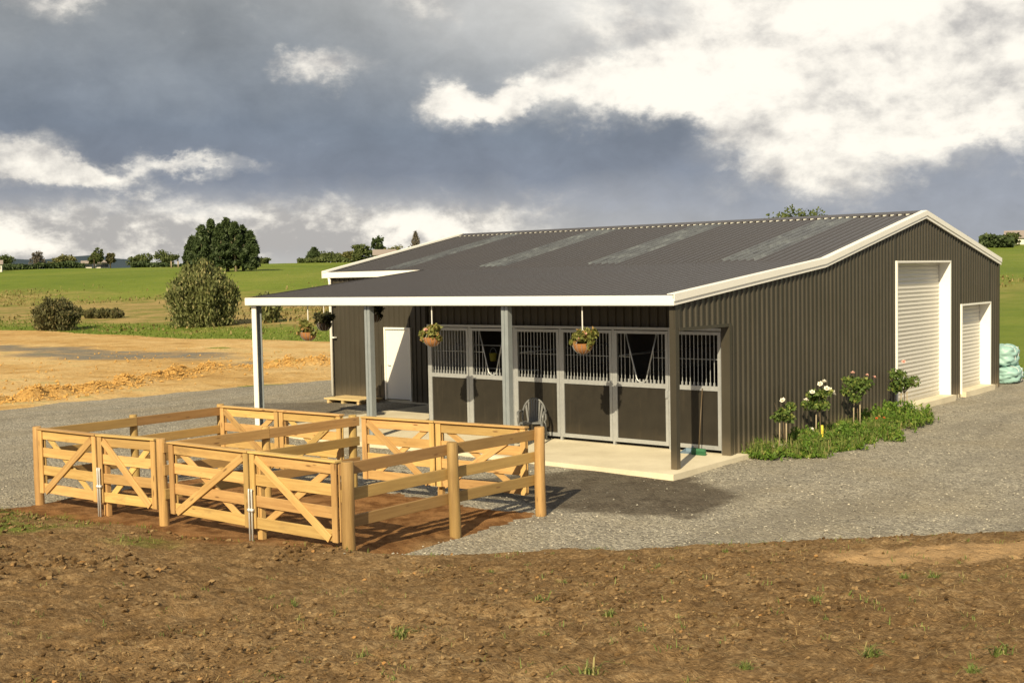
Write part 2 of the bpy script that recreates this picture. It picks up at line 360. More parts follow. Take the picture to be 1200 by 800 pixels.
    cr = t.vor(t.vm('ADD', v, t.vm('MULTIPLY', t.noise(v, 30, 3, 0.6, 0, 'Color'), (0.05, 0.05, 0.05))), 24, 'Distance')
    c = t.mix(t.rng(cr, 0.35, 0.8, 0, 0.5), c, (0.085, 0.050, 0.023))
    cl = t.noise(t.vm('ADD', v, (2, 1, 7)), 9.0, 5, 0.7)
    c = t.mix(t.rng(cl, 0.52, 0.68, 0, 0.5), c, (0.10, 0.060, 0.028)); c = t.mix(t.rng(cl, 0.46, 0.32, 0, 0.5), c, (0.37, 0.27, 0.15))
    oc = t.rng(t.noise(t.vm('ADD', v, (5, 9, 2)), 6.0, 5, 0.7), 0.66, 0.74)
    c = t.mix(t.math('MULTIPLY', oc, 0.6), c, (0.34, 0.165, 0.05))
    at = t.new('ShaderNodeAttribute', attribute_name='mask'); ss = t.new('ShaderNodeSeparateColor'); t.put(ss.inputs[0], at.outputs['Color'])
    red = t.mix(t.rng(n2, 0.35, 0.62), (0.13, 0.062, 0.024), (0.27, 0.145, 0.062))
    c = t.mix(ss.outputs[0], c, red)
    c = t.mix(t.math('MULTIPLY', ss.outputs[1], t.rng(n2, 0.35, 0.6, 0.25, 0.85)), c, (0.12, 0.165, 0.03))
    c = t.mix(t.math('MULTIPLY', ss.outputs[2], t.rng(n2, 0.3, 0.6, 0.4, 0.95)), c, (0.44, 0.29, 0.15))
    c = t.mix(1.0, c, t.math('MULTIPLY_ADD', n4, 0.6, 0.7), 'MULTIPLY')
    t.put(b.inputs['Base Color'], c)
    bump(t, b, t.math('ADD', n3, t.math('MULTIPLY', n4, 0.6)), 0.75, 0.04)


ground_mats()


# ------------------------------------------------------------------ mesh helpers
def tag(o, label=None, cat=None, group=None, kind=None):
    if label: o['label'] = label
    if cat: o['category'] = cat
    if group: o['group'] = group
    if kind: o['kind'] = kind
    return o


def link(o, parent=None):
    COL.objects.link(o)
    if parent is not None: o.parent = parent
    return o


def empty(name, loc=(0, 0, 0), label=None, cat=None, group=None, rz=0.0):
    o = bpy.data.objects.new(name, None); o.empty_display_size = 0.2; COL.objects.link(o)
    o.location = loc; o.rotation_euler = (0, 0, rz)
    return tag(o, label, cat, group)


def np_mesh(name, V, F, m=None, smooth=False):
    V = np.asarray(V, dtype=np.float32).reshape(-1, 3)
    me = bpy.data.meshes.new(name)
    F = np.asarray(F, dtype=np.int32); k = F.shape[1]
    me.vertices.add(len(V)); me.vertices.foreach_set('co', V.ravel())
    me.loops.add(F.size); me.loops.foreach_set('vertex_index', F.ravel())
    me.polygons.add(len(F)); me.polygons.foreach_set('loop_start', np.arange(0, F.size, k, dtype=np.int32))
    me.polygons.foreach_set('use_smooth', np.full(len(F), smooth))
    me.update(calc_edges=True); me.validate()
    if m: me.materials.append(m)
    return me


def np_obj(name, V, F, m, parent=None, loc=(0, 0, 0), smooth=False):
    o = bpy.data.objects.new(name, np_mesh(name, V, F, m, smooth)); link(o, parent); o.location = loc; return o


class MB:
    def __init__(s): s.v = []; s.f = []
    def add(s, vs, fs):
        k = len(s.v); s.v += [tuple(x) for x in vs]; s.f += [tuple(i + k for i in q) for q in fs]; return s
    def box(s, a, b):
        x0, y0, z0 = a; x1, y1, z1 = b
        return s.add([(x0, y0, z0), (x1, y0, z0), (x1, y1, z0), (x0, y1, z0), (x0, y0, z1), (x1, y0, z1), (x1, y1, z1), (x0, y1, z1)],
                     [(0, 3, 2, 1), (4, 5, 6, 7), (0, 1, 5, 4), (1, 2, 6, 5), (2, 3, 7, 6), (3, 0, 4, 7)])
    def prism(s, poly, vec):
        n = len(poly); vec = Vector(vec); P = [Vector(p) for p in poly]
        vs = P + [p + vec for p in P]
        return s.add(vs, [tuple(range(n))[::-1], tuple(range(n, 2 * n))] + [(i, (i + 1) % n, n + (i + 1) % n, n + i) for i in range(n)])
    def tube(s, pts, r, n=8, cap=True):
        pts = [Vector(p) for p in pts]; rs = r if hasattr(r, '__len__') else [r] * len(pts)
        k0 = len(s.v); ref = None; rings = []
        for i, p in enumerate(pts):
            d = (pts[min(i + 1, len(pts) - 1)] - pts[max(i - 1, 0)]).normalized()
            if ref is None: ref = Vector((1, 0, 0)) if abs(d.x) < 0.8 else Vector((0, 1, 0))
            u = (ref - d * ref.dot(d)).normalized(); w = d.cross(u); ref = u
            rings.append([p + (u * math.cos(2 * math.pi * j / n) + w * math.sin(2 * math.pi * j / n)) * rs[i] for j in range(n)])
        vs = [q for rg in rings for q in rg]; fs = []
        for i in range(len(pts) - 1):
            for j in range(n): fs.append((i * n + j, i * n + (j + 1) % n, (i + 1) * n + (j + 1) % n, (i + 1) * n + j))
        if cap: fs += [tuple(range(n))[::-1], tuple((len(pts) - 1) * n + j for j in range(n))]
        return s.add(vs, fs)
    def mesh(s, name, m=None, smooth=False):
        me = bpy.data.meshes.new(name); me.from_pydata(s.v, [], s.f); me.update()
        if smooth:
            for p in me.polygons: p.use_smooth = True
        if m: me.materials.append(m)
        return me
    def build(s, name, m, parent=None, smooth=False, loc=(0, 0, 0)):
        o = bpy.data.objects.new(name, s.mesh(name, m, smooth)); link(o, parent); o.location = loc; return o


_bc = {}


def beam(name, p0, p1, normal, width, thick, m, parent, base=Vector((0, 0, 0))):
    """a squared timber with its grain along its own X axis, lightly chamfered"""
    p0 = Vector(p0); p1 = Vector(p1); d = p1 - p0; L = d.length; X = d / L
    N = Vector(normal); N = (N - X * N.dot(X)).normalized(); Zv = X.cross(N)
    key = (round(L, 3), width, thick, m.name)
    if key not in _bc:
        h, w, c = thick / 2, width / 2, 0.004
        sec = [(-h + c, -w), (h - c, -w), (h, -w + c), (h, w - c), (h - c, w), (-h + c, w), (-h, w - c), (-h, -w + c)]
        mb = MB(); mb.prism([(0, a, b) for a, b in sec], (L, 0, 0)); _bc[key] = mb.mesh(name, m)
    o = bpy.data.objects.new(name, _bc[key]); link(o, parent)
    mw = Matrix(((X.x, N.x, Zv.x, p0.x - base.x), (X.y, N.y, Zv.y, p0.y - base.y), (X.z, N.z, Zv.z, p0.z - base.z), (0, 0, 0, 1)))
    o.matrix_basis = mw; return o


def round_post(name, p, r, h, parent, base, m, depth=0.3, lean=0.0):
    """round post: X axis of the mesh runs up so that the grain does too"""
    key = ('rp', round(r, 3), round(h, 3))
    if key not in _bc:
        mb = MB(); n = 8
        xs = [-depth, 0, h * 0.33, h * 0.66, h - 0.012, h]
        rr = [r, r * 1.03, r * 1.0, r * 0.985, r * 0.97, r * 0.86]
        mb.tube([(x, 0.006 * math.sin(x * 4), 0.006 * math.cos(x * 3)) for x in xs], rr, 14)
        _bc[key] = mb.mesh(name, m, False)
        for pl in _bc[key].polygons: pl.use_smooth = len(pl.vertices) == 4
    o = bpy.data.objects.new(name, _bc[key]); link(o, parent)
    a = R.uniform(0, 6.28)
    o.matrix_basis = Matrix.Translation(Vector(p) - base) @ Matrix.Rotation(lean, 4, 'Y') @ Matrix.Rotation(-math.pi / 2, 4, 'Y') @ Matrix.Rotation(a, 4, 'X')
    return o


# value noise, vectorised
_T = RG.random((256, 256)).astype(np.float32)


def vnoise(x, y):
    xi = np.floor(x).astype(int); yi = np.floor(y).astype(int); fx = x - xi; fy = y - yi
    fx = fx * fx * (3 - 2 * fx); fy = fy * fy * (3 - 2 * fy)
    a = _T[xi & 255, yi & 255]; b = _T[(xi + 1) & 255, yi & 255]; c = _T[xi & 255, (yi + 1) & 255]; d = _T[(xi + 1) & 255, (yi + 1) & 255]
    return a * (1 - fx) * (1 - fy) + b * fx * (1 - fy) + c * (1 - fx) * fy + d * fx * fy - 0.5


def fbm(x, y, s, oct=4, g=0.5, ox=0.0):
    r = 0; a = 1.0
    for i in range(oct):
        r = r + a * vnoise((x * .8 + y * .6) * s + ox + 17.3 * i, (-x * .6 + y * .8) * s + 3.1 * i + ox * .7); a *= g; s *= 2.03
    return r


def sstep(x, a, b):
    t = np.clip((x - a) / (b - a), 0, 1); return t * t * (3 - 2 * t)


def grid_obj(name, xs, ys, zfun, m, keep=None, mask=None, smooth=True):
    Xg, Yg = np.meshgrid(xs, ys, indexing='ij'); Zg = zfun(Xg, Yg)
    V = np.stack([Xg, Yg, Zg], -1).reshape(-1, 3); nx, ny = len(xs), len(ys)
    i = (np.arange(nx - 1)[:, None] * ny + np.arange(ny - 1)[None, :]).ravel()
    F = np.stack([i, i + ny, i + ny + 1, i + 1], -1)
    if keep is not None:
        kp = keep(Xg, Yg).ravel(); F = F[kp[F].any(1)]
        used = np.unique(F); rm = np.full(len(V), -1); rm[used] = np.arange(len(used)); F = rm[F]; V = V[used]
    me = np_mesh(name, V, F, m, smooth)
    if mask is not None:
        c = np.ones((len(V), 4), np.float32); c[:, :3] = mask(V[:, 0], V[:, 1])
        at = me.color_attributes.new('mask', 'FLOAT_COLOR', 'POINT'); at.data.foreach_set('color', c.ravel())
    o = bpy.data.objects.new(name, me); COL.objects.link(o); o['kind'] = 'structure'; return o


# ------------------------------------------------------------------ ground
def terr(x, y):
    x = np.asarray(x, float); y = np.asarray(y, float)
    w = y - 0.35 * x
    s = np.clip(w - 45, 0, None); s1 = np.minimum(s, 205)
    soft = s1 * s1 / (s1 + 14)
    z = -0.14 + 0.0418 * soft - 0.012 * np.clip(w - 262, 0, 3000)
    und = sstep(w, 50, 110) * (1 - 0.4 * sstep(w, 230, 260))
    z = z + und * (fbm(x, y, 0.012, 3) * 1.6 + fbm(x, y, 0.05, 2, .5, 9) * 0.35)
    return np.maximum(z, -30)


def terrain():
    rad = np.concatenate([np.linspace(0, 40, 14), np.geomspace(44, 6000, 130)]); na = 260
    ang = np.linspace(0, 2 * np.pi, na, endpoint=False)
    Rr, Aa = np.meshgrid(rad, ang, indexing='ij'); Xg = Rr * np.cos(Aa); Yg = Rr * np.sin(Aa)
    V = np.stack([Xg, Yg, terr(Xg, Yg)], -1).reshape(-1, 3)
    i = np.arange(len(rad) - 1)[:, None] * na; j = np.arange(na)[None, :]; jn = (j + 1) % na
    F = np.stack([i + j, i + na + j, i + na + jn, i + jn], -1).reshape(-1, 4)
    o = np_obj('paddock', V, F, MT['paddock'], smooth=True); o['kind'] = 'structure'


terrain()


def clay_edge(x, y):      # >0 inside the bare clay field
    a = 27.6 + 0.9 * fbm(x, y, 0.15, 3) * 2 - y + np.clip(x + 40, None, 0) * -0.012
    return np.minimum(np.minimum(a, y + 60), np.minimum(-14 - x, x + 190))


def grav_in(x, y):
    n = fbm(x, y, 0.35, 4, .55, 7)
    xl = -21.6 + 0.12 * np.clip(y - 4, 0, 30)
    return np.minimum(np.minimum(x - xl, 26 - x), np.minimum(y + 12, 21.5 + 0.25 * x.clip(-3, 8) - y)) + n * 1.0


BERM = [(-25.6, -6), (-24.2, 0.8), (-24.6, 2.2), (-24.5, 3.6), (-26.3, 6.4), (-27.4, 8.7), (-28.4, 11.7), (-27.2, 14.8), (-25.8, 17)]


def berm_d(x, y):
    r = np.full(np.shape(x), 1e9)
    for (ax, ay), (bx, by) in zip(BERM[:-1], BERM[1:]):
        t = np.clip(((x - ax) * (bx - ax) + (y - ay) * (by - ay)) / ((bx - ax) ** 2 + (by - ay) ** 2), 0, 1)
        r = np.minimum(r, np.hypot(x - ax - t * (bx - ax), y - ay - t * (by - ay)))
    return r


def clay_z(x, y):
    d = clay_edge(x, y)
    z = np.maximum(terr(x, y), -0.14) + 0.055 + 0.10 * fbm(x, y, 0.25, 4, 0.55, 3) * sstep(d, 0, 3)
    z = z + np.exp(-(berm_d(x, y) / 0.6) ** 2) * np.clip(0.13 + 0.42 * fbm(x, y, 0.9, 4, .7, 71), 0, 1)
    return z - 0.3 * sstep(-d, 0, 1.2) - 0.25 * sstep(grav_in(x, y), 0.15, 0.7)


def clay_mask(x, y):
    n = fbm(x, y, 0.3, 3, .5, 5)
    a = sstep(1 - np.hypot((x + 45) / 17, (y - 15.6) / 3.2) + n * 0.8, 0, 0.35)
    return np.stack([a, np.exp(-(berm_d(x, y) / 0.7) ** 2), a * 0], -1)


grid_obj('clay_field', np.concatenate([np.linspace(-190, -60, 90), np.linspace(-59.4, -32, 70), np.arange(-31.8, -19, 0.16), [-18, -16, -14]]), np.concatenate([np.linspace(-60, -9, 40), np.arange(-8.8, 19, 0.2), np.linspace(19.5, 31, 36)]), clay_z, MT['clay'],
         lambda x, y: clay_edge(x, y) > -1.2, clay_mask)


def bank_d(x, y):
    dA = -7.72 - y + 0.115 * np.clip(x, -14, 1)
    dB = (x - 0.1) * 0.723 + (y + 7.85) * -0.69
    k = 0.35
    h = np.clip(0.5 + 0.5 * (dA - dB) / k, 0, 1)
    return dB * (1 - h) + dA * h + k * h * (1 - h)


def bank_z(x, y):
    d = bank_d(x, y) + 0.35 * fbm(x, y, 0.5, 3, .5, 2)
    pen = np.minimum(np.minimum(x + 7.3, 0.15 - x + 0.35 * (y + 5.5).clip(None, 0) * 0), np.minimum(y + 12, -3.95 - y)) + 0.35 * fbm(x, y, 0.9, 3, .5, 6)
    diag = -0.08 + (-(x - 0.2) + (y + 4.1) * 0.05)
    pen = np.minimum(pen, diag)
    dp = np.clip(d, 0, None)
    z = 0.131 * dp + 0.105 * sstep(d, 0.0, 0.6)
    z = np.minimum(z, 1.86)
    z = np.maximum(z, 0.055 * sstep(pen, 0, 0.5))
    z = z + 0.13 * np.exp(-((x + 0.2) ** 2 + ((y + 8.0) / .8) ** 2) / 2.2)
    rough = 0.25 + 0.75 * sstep(d, 0, 1.6)
    z = z + rough * (0.07 * fbm(x, y, 0.8, 3, .5, 1) + 0.05 * np.abs(fbm(x, y, 3.2, 3, .6, 4)) + 0.055 * fbm(x, y, 7.0, 4, .75, 8))
    out = np.minimum(-d, -pen)
    return -0.10 + z - 0.5 * sstep(out, 0.0, 0.8)


def bank_mask(x, y):
    n = fbm(x, y, 0.7, 4, .55, 12)
    d = bank_d(x, y)
    red = sstep(0.9 - d + n * 1.2, 0, 1.0) * sstep(0.9 - x + n, 0, .8)
    g = sstep(1 - np.hypot((x + 5.4) / 3.3, (y + 9.85) / 1.35) + n * .9, 0, 0.5)
    pale = sstep(1 - np.hypot(((x - 6.2) * .72 + (y + 5.0) * .69) / 1.5, ((x - 6.2) * .69 - (y + 5.0) * .72) / 0.9) + n * .9, 0, .4)
    return np.stack([red, g, pale], -1)


grid_obj('bank', np.arange(-13, 16.01, 0.06), np.arange(-18.2, 1.0, 0.06), bank_z, MT['soil'],
         lambda x, y: bank_z(x, y) > -0.6, bank_mask)
# the same bank farther out, coarse
grid_obj('bank', np.concatenate([np.linspace(-60, -13, 60), np.linspace(-12, 15, 28), np.linspace(16, 60, 50)]), np.linspace(-60, 30, 130),
         lambda x, y: bank_z(x, y) - 0.03 - 0.5 * ((x > -12.9) & (x < 15.9) & (y > -18.1) & (y < 0.9)), MT['soil'],
         lambda x, y: (bank_d(x, y) > -0.5) & ~((x > -12.5) & (x < 15.5) & (y > -17.8) & (y < 0.6)), bank_mask)


def grav_z(x, y):
    d = grav_in(x, y)
    return -0.085 + 0.05 * fbm(x, y, 0.45, 3, .5, 3) * 0.7 + 0.012 * fbm(x, y, 3, 2) - 0.25 * sstep(-d, -0.2, 1.0)


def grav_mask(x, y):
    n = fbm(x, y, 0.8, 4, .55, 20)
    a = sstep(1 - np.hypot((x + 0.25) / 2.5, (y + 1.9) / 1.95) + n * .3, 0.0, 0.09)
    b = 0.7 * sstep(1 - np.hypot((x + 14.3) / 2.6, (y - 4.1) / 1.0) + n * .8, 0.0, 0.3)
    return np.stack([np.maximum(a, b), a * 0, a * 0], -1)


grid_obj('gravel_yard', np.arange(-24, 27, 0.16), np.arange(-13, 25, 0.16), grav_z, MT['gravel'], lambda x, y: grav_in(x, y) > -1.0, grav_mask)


def hills():
    V = []; F = []
    n = 90
    for i in range(n):
        a = math.radians(118 + 50 * i / (n - 1)); h = 46 + 26 * float(fbm(np.array(i * .9), np.array(2.0), 0.12, 4)) + (14 if a > 2.55 else 0)
        fade = max(0.0, min(1.0, (a - math.radians(132)) / 0.25)); h = -20 + (h + 20) * fade
        for r, z in ((2500, -40), (2900, h), (3400, -40)): V.append((r * math.cos(a), r * math.sin(a), z))
    for i in range(n - 1):
        for k in (0, 1): F.append((i * 3 + k, i * 3 + 3 + k, i * 3 + 4 + k, i * 3 + 1 + k))
    o = np_obj('distant_hills', V, F, MT['hills'], smooth=True); o['kind'] = 'structure'


hills()


# ------------------------------------------------------------------ scattered ground detail
OCT_V = np.array([(1, 0, 0), (-1, 0, 0), (0, 1, 0), (0, -1, 0), (0, 0, 1), (0, 0, -1)], float)
OCT_F = np.array([(0, 2, 4), (2, 1, 4), (1, 3, 4), (3, 0, 4), (2, 0, 5), (1, 2, 5), (3, 1, 5), (0, 3, 5)])


def lumps(P, size, flat=0.7, sh=None):
    BV, BF = sh or (OCT_V, OCT_F); nv = len(BV)
    n = len(P); V = BV[None] * (0.6 + 0.8 * RG.random((n, nv, 1))) * size[:, None, None]
    a = RG.random(n) * 6.28; c, s = np.cos(a), np.sin(a)
    x = V[..., 0] * c[:, None] - V[..., 1] * s[:, None]; y = V[..., 0] * s[:, None] + V[..., 1] * c[:, None]
    V = np.stack([x + 0.3 * V[..., 2], y, V[..., 2] * flat], -1) + P[:, None, :]
    F = BF[None] + (np.arange(n) * nv)[:, None, None]
    return V.reshape(-1, 3), F.reshape(-1, 3)


def blades(P, h, width, lean=0.5, up=None):
    """pointed grass blades: two triangles each, rooted at P"""
    n = len(P); a = RG.random(n) * 6.28; d = np.stack([np.cos(a), np.sin(a), np.zeros(n)], -1); sdv = np.stack([-d[:, 1], d[:, 0], d[:, 2]], -1)
    ln = lean * (0.2 + RG.random(n))[:, None]
    mid = P + d * ln * h[:, None] * 0.35 + np.array([0, 0, 1]) * h[:, None] * 0.6
    tip = P + d * ln * h[:, None] + np.array([0, 0, 1]) * h[:, None] * (1 - 0.35 * ln)
    w = (width if hasattr(width, '__len__') else np.full(n, width))[:, None]
    V = np.stack([P - sdv * w / 2, P + sdv * w / 2, mid + sdv * w * 0.4, mid - sdv * w * 0.4, tip], 1)
    b = (np.arange(n) * 5)[:, None]
    Q = np.concatenate([b + np.array([[0, 1, 2]]), b + np.array([[0, 2, 3]]), b + np.array([[3, 2, 4]])], 0)
    return V.reshape(-1, 3), Q


def rnd_xy(n, x0, x1, y0, y1): return RG.uniform(x0, x1, n), RG.uniform(y0, y1, n)


_t = (1 + 5 ** .5) / 2
ICO_V = np.array([(-1, _t, 0), (1, _t, 0), (-1, -_t, 0), (1, -_t, 0), (0, -1, _t), (0, 1, _t), (0, -1, -_t), (0, 1, -_t), (_t, 0, -1), (_t, 0, 1), (-_t, 0, -1), (-_t, 0, 1)], float) / 1.9
ICO_F = np.array([(0, 11, 5), (0, 5, 1), (0, 1, 7), (0, 7, 10), (0, 10, 11), (1, 5, 9), (5, 11, 4), (11, 10, 2), (10, 7, 6), (7, 1, 8), (3, 9, 4), (3, 4, 2), (3, 2, 6), (3, 6, 8), (3, 8, 9), (4, 9, 5), (2, 4, 11), (6, 2, 10), (8, 6, 7), (9, 8, 1)])


def clods():
    x, y = rnd_xy(300000, -10, 14, -17.0, 0)
    d = bank_d(x, y); dc = np.hypot(x - CAM.x, y - CAM.y); dens = fbm(x, y, 0.6, 3, .5, 30); pale = bank_mask(x, y)[:, 2]
    ok = (d > 0.2) & (dc > 2.6) & (RG.random(len(x)) < np.clip(0.28 + dens * 1.3, 0.02, 0.95) * np.clip(7 / dc, .3, 1) * np.where(x > 5.5, 0.6, 1.0) * (1 - .85 * pale))
    x, y = x[ok], y[ok]; lft = sstep(-x, -3.5, 0)
    s = 0.005 + (0.017 + 0.022 * lft) * RG.random(len(x)) ** 3.2
    mc, t, b = mat('clod_earth', 0.97, 0, 0.08)
    r = t.new('ShaderNodeNewGeometry').outputs['Random Per Island']
    t.put(b.inputs['Base Color'], t.ramp(r, [(0, (0.055, 0.033, 0.015)), (0.35, (0.120, 0.074, 0.034)), (0.75, (0.19, 0.122, 0.059)), (0.95, (0.26, 0.178, 0.092)), (0.975, (0.32, 0.17, 0.06)), (1, (0.34, 0.25, 0.14))]))
    P = np.stack([x, y, bank_z(x, y) + s * 0.25], -1); big = s > 0.013
    V, F = lumps(P[~big], s[~big]); V2, F2 = lumps(P[big], s[big], 0.75, (ICO_V, ICO_F))
    tag(np_obj('soil_clods', np.concatenate([V, V2]), np.concatenate([F, F2 + len(V)]), mc, smooth=False), 'loose brown clods of earth lying all over the bare bank', 'soil clods', None, 'stuff')
    # pale gravel stones
    x, y = rnd_xy(90000, -20, 13, -9, 14)
    dc = np.hypot(x - CAM.x, y - CAM.y); d = bank_d(x, y)
    inb = (x > -15.8) & (x < 0.3) & (y > -0.5)
    mk = grav_mask(x, y)[:, 0]
    ok = ((d < -0.15) | ((d < 0.7) & (RG.random(len(x)) < 0.12) & (x > -.5))) & ~inb & (RG.random(len(x)) < np.clip(17 / dc, 0, 1) ** 2) & (grav_in(x, y) > 0) & (RG.random(len(x)) > mk * .93) & ~((x > -7.2) & (x < .1) & (y < -4.0))
    x, y = x[ok], y[ok]; s = 0.007 + 0.014 * RG.random(len(x)) ** 2
    V, F = lumps(np.stack([x, y, np.maximum(grav_z(x, y), bank_z(x, y)) + s * 0.3], -1), s)
    m, t, b = mat('gravel_stone', 0.85, 0, 0.2)
    r = t.new('ShaderNodeNewGeometry').outputs['Random Per Island']
    t.put(b.inputs['Base Color'], t.ramp(r, [(0, (0.10, 0.095, 0.085)), (0.5, (0.24, 0.228, 0.20)), (0.88, (0.36, 0.34, 0.29)), (1, (0.52, 0.48, 0.40))]))
    tag(np_obj('gravel_stones', V, F, m), 'grey and pale stones loose on the gravel yard', 'gravel', None, 'stuff')


clods()


def bank_plants():
    # straw and thin grass
    x, y = rnd_xy(80000, -11, 15, -16.5, 0.5); d = bank_d(x, y); dc = np.hypot(x - CAM.x, y - CAM.y)
    n = fbm(x, y, 0.5, 3, .5, 40)
    ok = (d > 0.05) & (dc > 3.0) & (RG.random(len(x)) < np.clip(0.22 + n * 0.9, 0, 1) * np.where(x > 3, 1, .5))
    x, y = x[ok], y[ok]; h = 0.012 + 0.05 * RG.random(len(x)) ** 2.4
    V, F = blades(np.stack([x, y, bank_z(x, y) - 0.005], -1), h, 0.003 + 0.003 * RG.random(len(x)), 2.2)
    tag(np_obj('dry_straw', V, F, MT['straw']), 'short dry straw and thin grass strewn over the brown bank', 'straw', None, 'stuff')
    # sparse thin sprouts
    cx, cy = rnd_xy(1500, -6, 13, -15, -0.5); d = bank_d(cx, cy); n = fbm(cx, cy, 0.35, 3, .5, 45)
    ok = (d > 0.15) & (np.hypot(cx - CAM.x, cy - CAM.y) > 3.5) & (RG.random(len(cx)) < np.clip(.35 + n, 0, 1)); cx, cy = cx[ok], cy[ok]
    x = np.repeat(cx, 7) + RG.normal(size=len(cx) * 7) * .028; y = np.repeat(cy, 7) + RG.normal(size=len(cx) * 7) * .028
    V, F = blades(np.stack([x, y, bank_z(x, y) - 0.004], -1), 0.018 + 0.065 * RG.random(len(x)) ** 1.6, 0.005 + .004 * RG.random(len(x)), 1.3)
    tag(np_obj('bank_sprouts', V, F, MT['weed']), 'sparse thin green sprouts all over the brown bank', 'weeds', None, 'stuff')
    # fringe along the bank edge and the grassy patch on the left
    x, y = rnd_xy(90000, -11, 12, -11.5, 3.0); d = bank_d(x, y); n = fbm(x, y, 0.9, 3, .5, 50)
    g = bank_mask(x, y)[:, 1]
    pr = np.exp(-((d - 0.25) / 0.25) ** 2) * np.clip(0.05 + n * 1.4, 0, 1) * 0.55 + g * (x < -2) * 0.9
    ok = RG.random(len(x)) < pr
    x, y = x[ok], y[ok]; h = 0.03 + 0.07 * RG.random(len(x)) ** 2
    V, F = blades(np.stack([x, y, np.maximum(bank_z(x, y), grav_z(x, y)) - 0.005], -1), h, 0.008, 0.9)
    tag(np_obj('edge_grass', V, F, MT['grass_blade']), 'thin green grass along the edge of the bank and before the left gates', 'grass', None, 'stuff')


bank_plants()


def rushes():
    n = 70000
    x, y = rnd_xy(n, -150, -22, 20, 110); w = y - 0.35 * x
    nn = fbm(x, y, 0.05, 4, .55, 60)
    ok = (w > 50) & (clay_edge(x, y) < -1.0) & (RG.random(n) < np.clip(0.35 + nn * 1.8, 0, 1) * np.exp(-((w - 84) / 26.0) ** 2))
    x, y = x[ok], y[ok]; h = 0.12 + 0.34 * RG.random(len(x)) ** 1.6
    V, F = blades(np.stack([x, y, terr(x, y) - 0.03], -1), h, 0.09 + 0.12 * RG.random(len(x)), 1.0)
    tag(np_obj('rushes', V, F, MT['rush']), 'tan and green rushes covering the wet ground below the paddock', 'rushes', None, 'stuff')
    n = 15000
    x = RG.uniform(-130, -16, n); y = 27.6 + RG.uniform(-0.8, 9, n); x = np.concatenate([x, RG.uniform(-2, 14, 5000)]); y = np.concatenate([y, RG.uniform(21, 40, 5000)])
    ok = (clay_edge(x, y) < 0.3) & (grav_in(x, y) < 0.2)
    x, y = x[ok], y[ok]; h = 0.06 + 0.14 * RG.random(len(x)) ** 2
    V, F = blades(np.stack([x, y, terr(x, y) - 0.02], -1), h, 0.05 + 0.06 * RG.random(len(x)), 0.8)
    tag(np_obj('paddock_grass', V, F, MT['grass_blade']), 'bright green grass along the near edge of the paddock', 'grass', None, 'stuff')


rushes()


def berm():
    line = BERM
    P = []; s = []
    for k in range(len(line) - 1):
        a = Vector(line[k]); b = Vector(line[k + 1]); L = (b - a).length
        for i in range(int(L * 230)):
            t = R.random(); p = a.lerp(b, t); off = R.gauss(0, 0.5)
            hgt = max(0.0, 0.34 * math.exp(-(off / 0.5) ** 2)) * (0.45 + 1.1 * abs(float(fbm(np.array(p.x), np.array(p.y), 0.6, 3, .5, 70))) * 2)
            x = p.x + off + R.uniform(-.2, .2); y = p.y + R.uniform(-.2, .2)
            P.append((x, y, float(clay_z(np.array(x), np.array(y))) + R.uniform(0, .03))); s.append(0.015 + 0.065 * R.random() ** 3)
    for i in range(700):
        x = R.uniform(-44, -23); y = R.uniform(0, 22)
        P.append((x, y, float(clay_z(np.array(x), np.array(y))) + .02)); s.append(0.015 + 0.06 * R.random() ** 3)
    V, F = lumps(np.array(P), np.array(s), 0.8)
    tag(np_obj('clay_rubble', V, F, simple('clay_lump', (0.46, 0.275, 0.09), 0.4, 2.5, 0.95, 0, 0.1, 'pos')), 'low ridge of broken orange clay lumps along the gravel edge', 'clay rubble', None, 'stuff')


berm()

# ------------------------------------------------------------------ barn
HE, HK, HR = 2.9, 3.52, 4.721           # undersides of the fascias: canopy edge, main eave, ridge
D1, W = 6.145, 12.05; YB = D1 + W; YR = D1 + W / 2
XC, XL = -11.70, -15.70                 # left ends of the canopy and of the main roof
YS = 2.05                               # stall fronts
barn = empty('barn', (0, 0, 0), 'long brown steel barn with white trim, roller doors and an open fronted canopy', 'barn')


def z_under(y):
    if y < D1: return HE + (HK - HE) * y / D1
    if y < YR: return HK + (HR - HK) * (y - D1) / (YR - D1)
    return HR - (HR - HK) * (y - YR) / (YB - YR)


def corr(o, a, LA, n, pitch, depth, zb, zt, rib=0.55):
    """vertical-ribbed sheet: from o along unit a for LA; n = outward normal; zb/zt give bottom and top at a distance"""
    o = Vector(o); a = Vector(a); n = Vector(n)
    prof = []
    k = 0; s = 0.0
    while s < LA + 1e-6:
        for f, d in ((0.0, 0), (rib, 0), (rib + 0.1, 1), (0.9, 1)):
            q = s + f * pitch
            if q <= LA: prof.append((q, d * depth))
        s += pitch
    if prof[-1][0] < LA - 1e-4: prof.append((LA, prof[-1][1]))
    prof = [(q, d) for q, d in prof]
    V = []; F = []
    for q, d in prof:
        p = o + a * q + n * d
        V.append((p.x, p.y, zb(q))); V.append((p.x, p.y, zt(q)))
    for i in range(len(prof) - 1): F.append((2 * i, 2 * i + 2, 2 * i + 3, 2 * i + 1))
    return V, F


def corr_wall(name, o, a, LA, n, zb, zt, m, parent, pitch=0.2, depth=0.028):
    V, F = corr(o, a, LA, n, pitch, depth, zb, zt)
    return np_obj(name, V, F, m, parent)


def const(z): return lambda s: z


# gable wall facing right, in the pieces the doors leave
GX = 0.0
cut = 0.06


def gpiece(y0, y1, zb):
    corr_wall('gable_wall', (GX, y0, 0), (0, 1, 0), y1 - y0, (1, 0, 0), const(zb), lambda s: z_under(y0 + s) + 0.03, MT['clad'], barn)


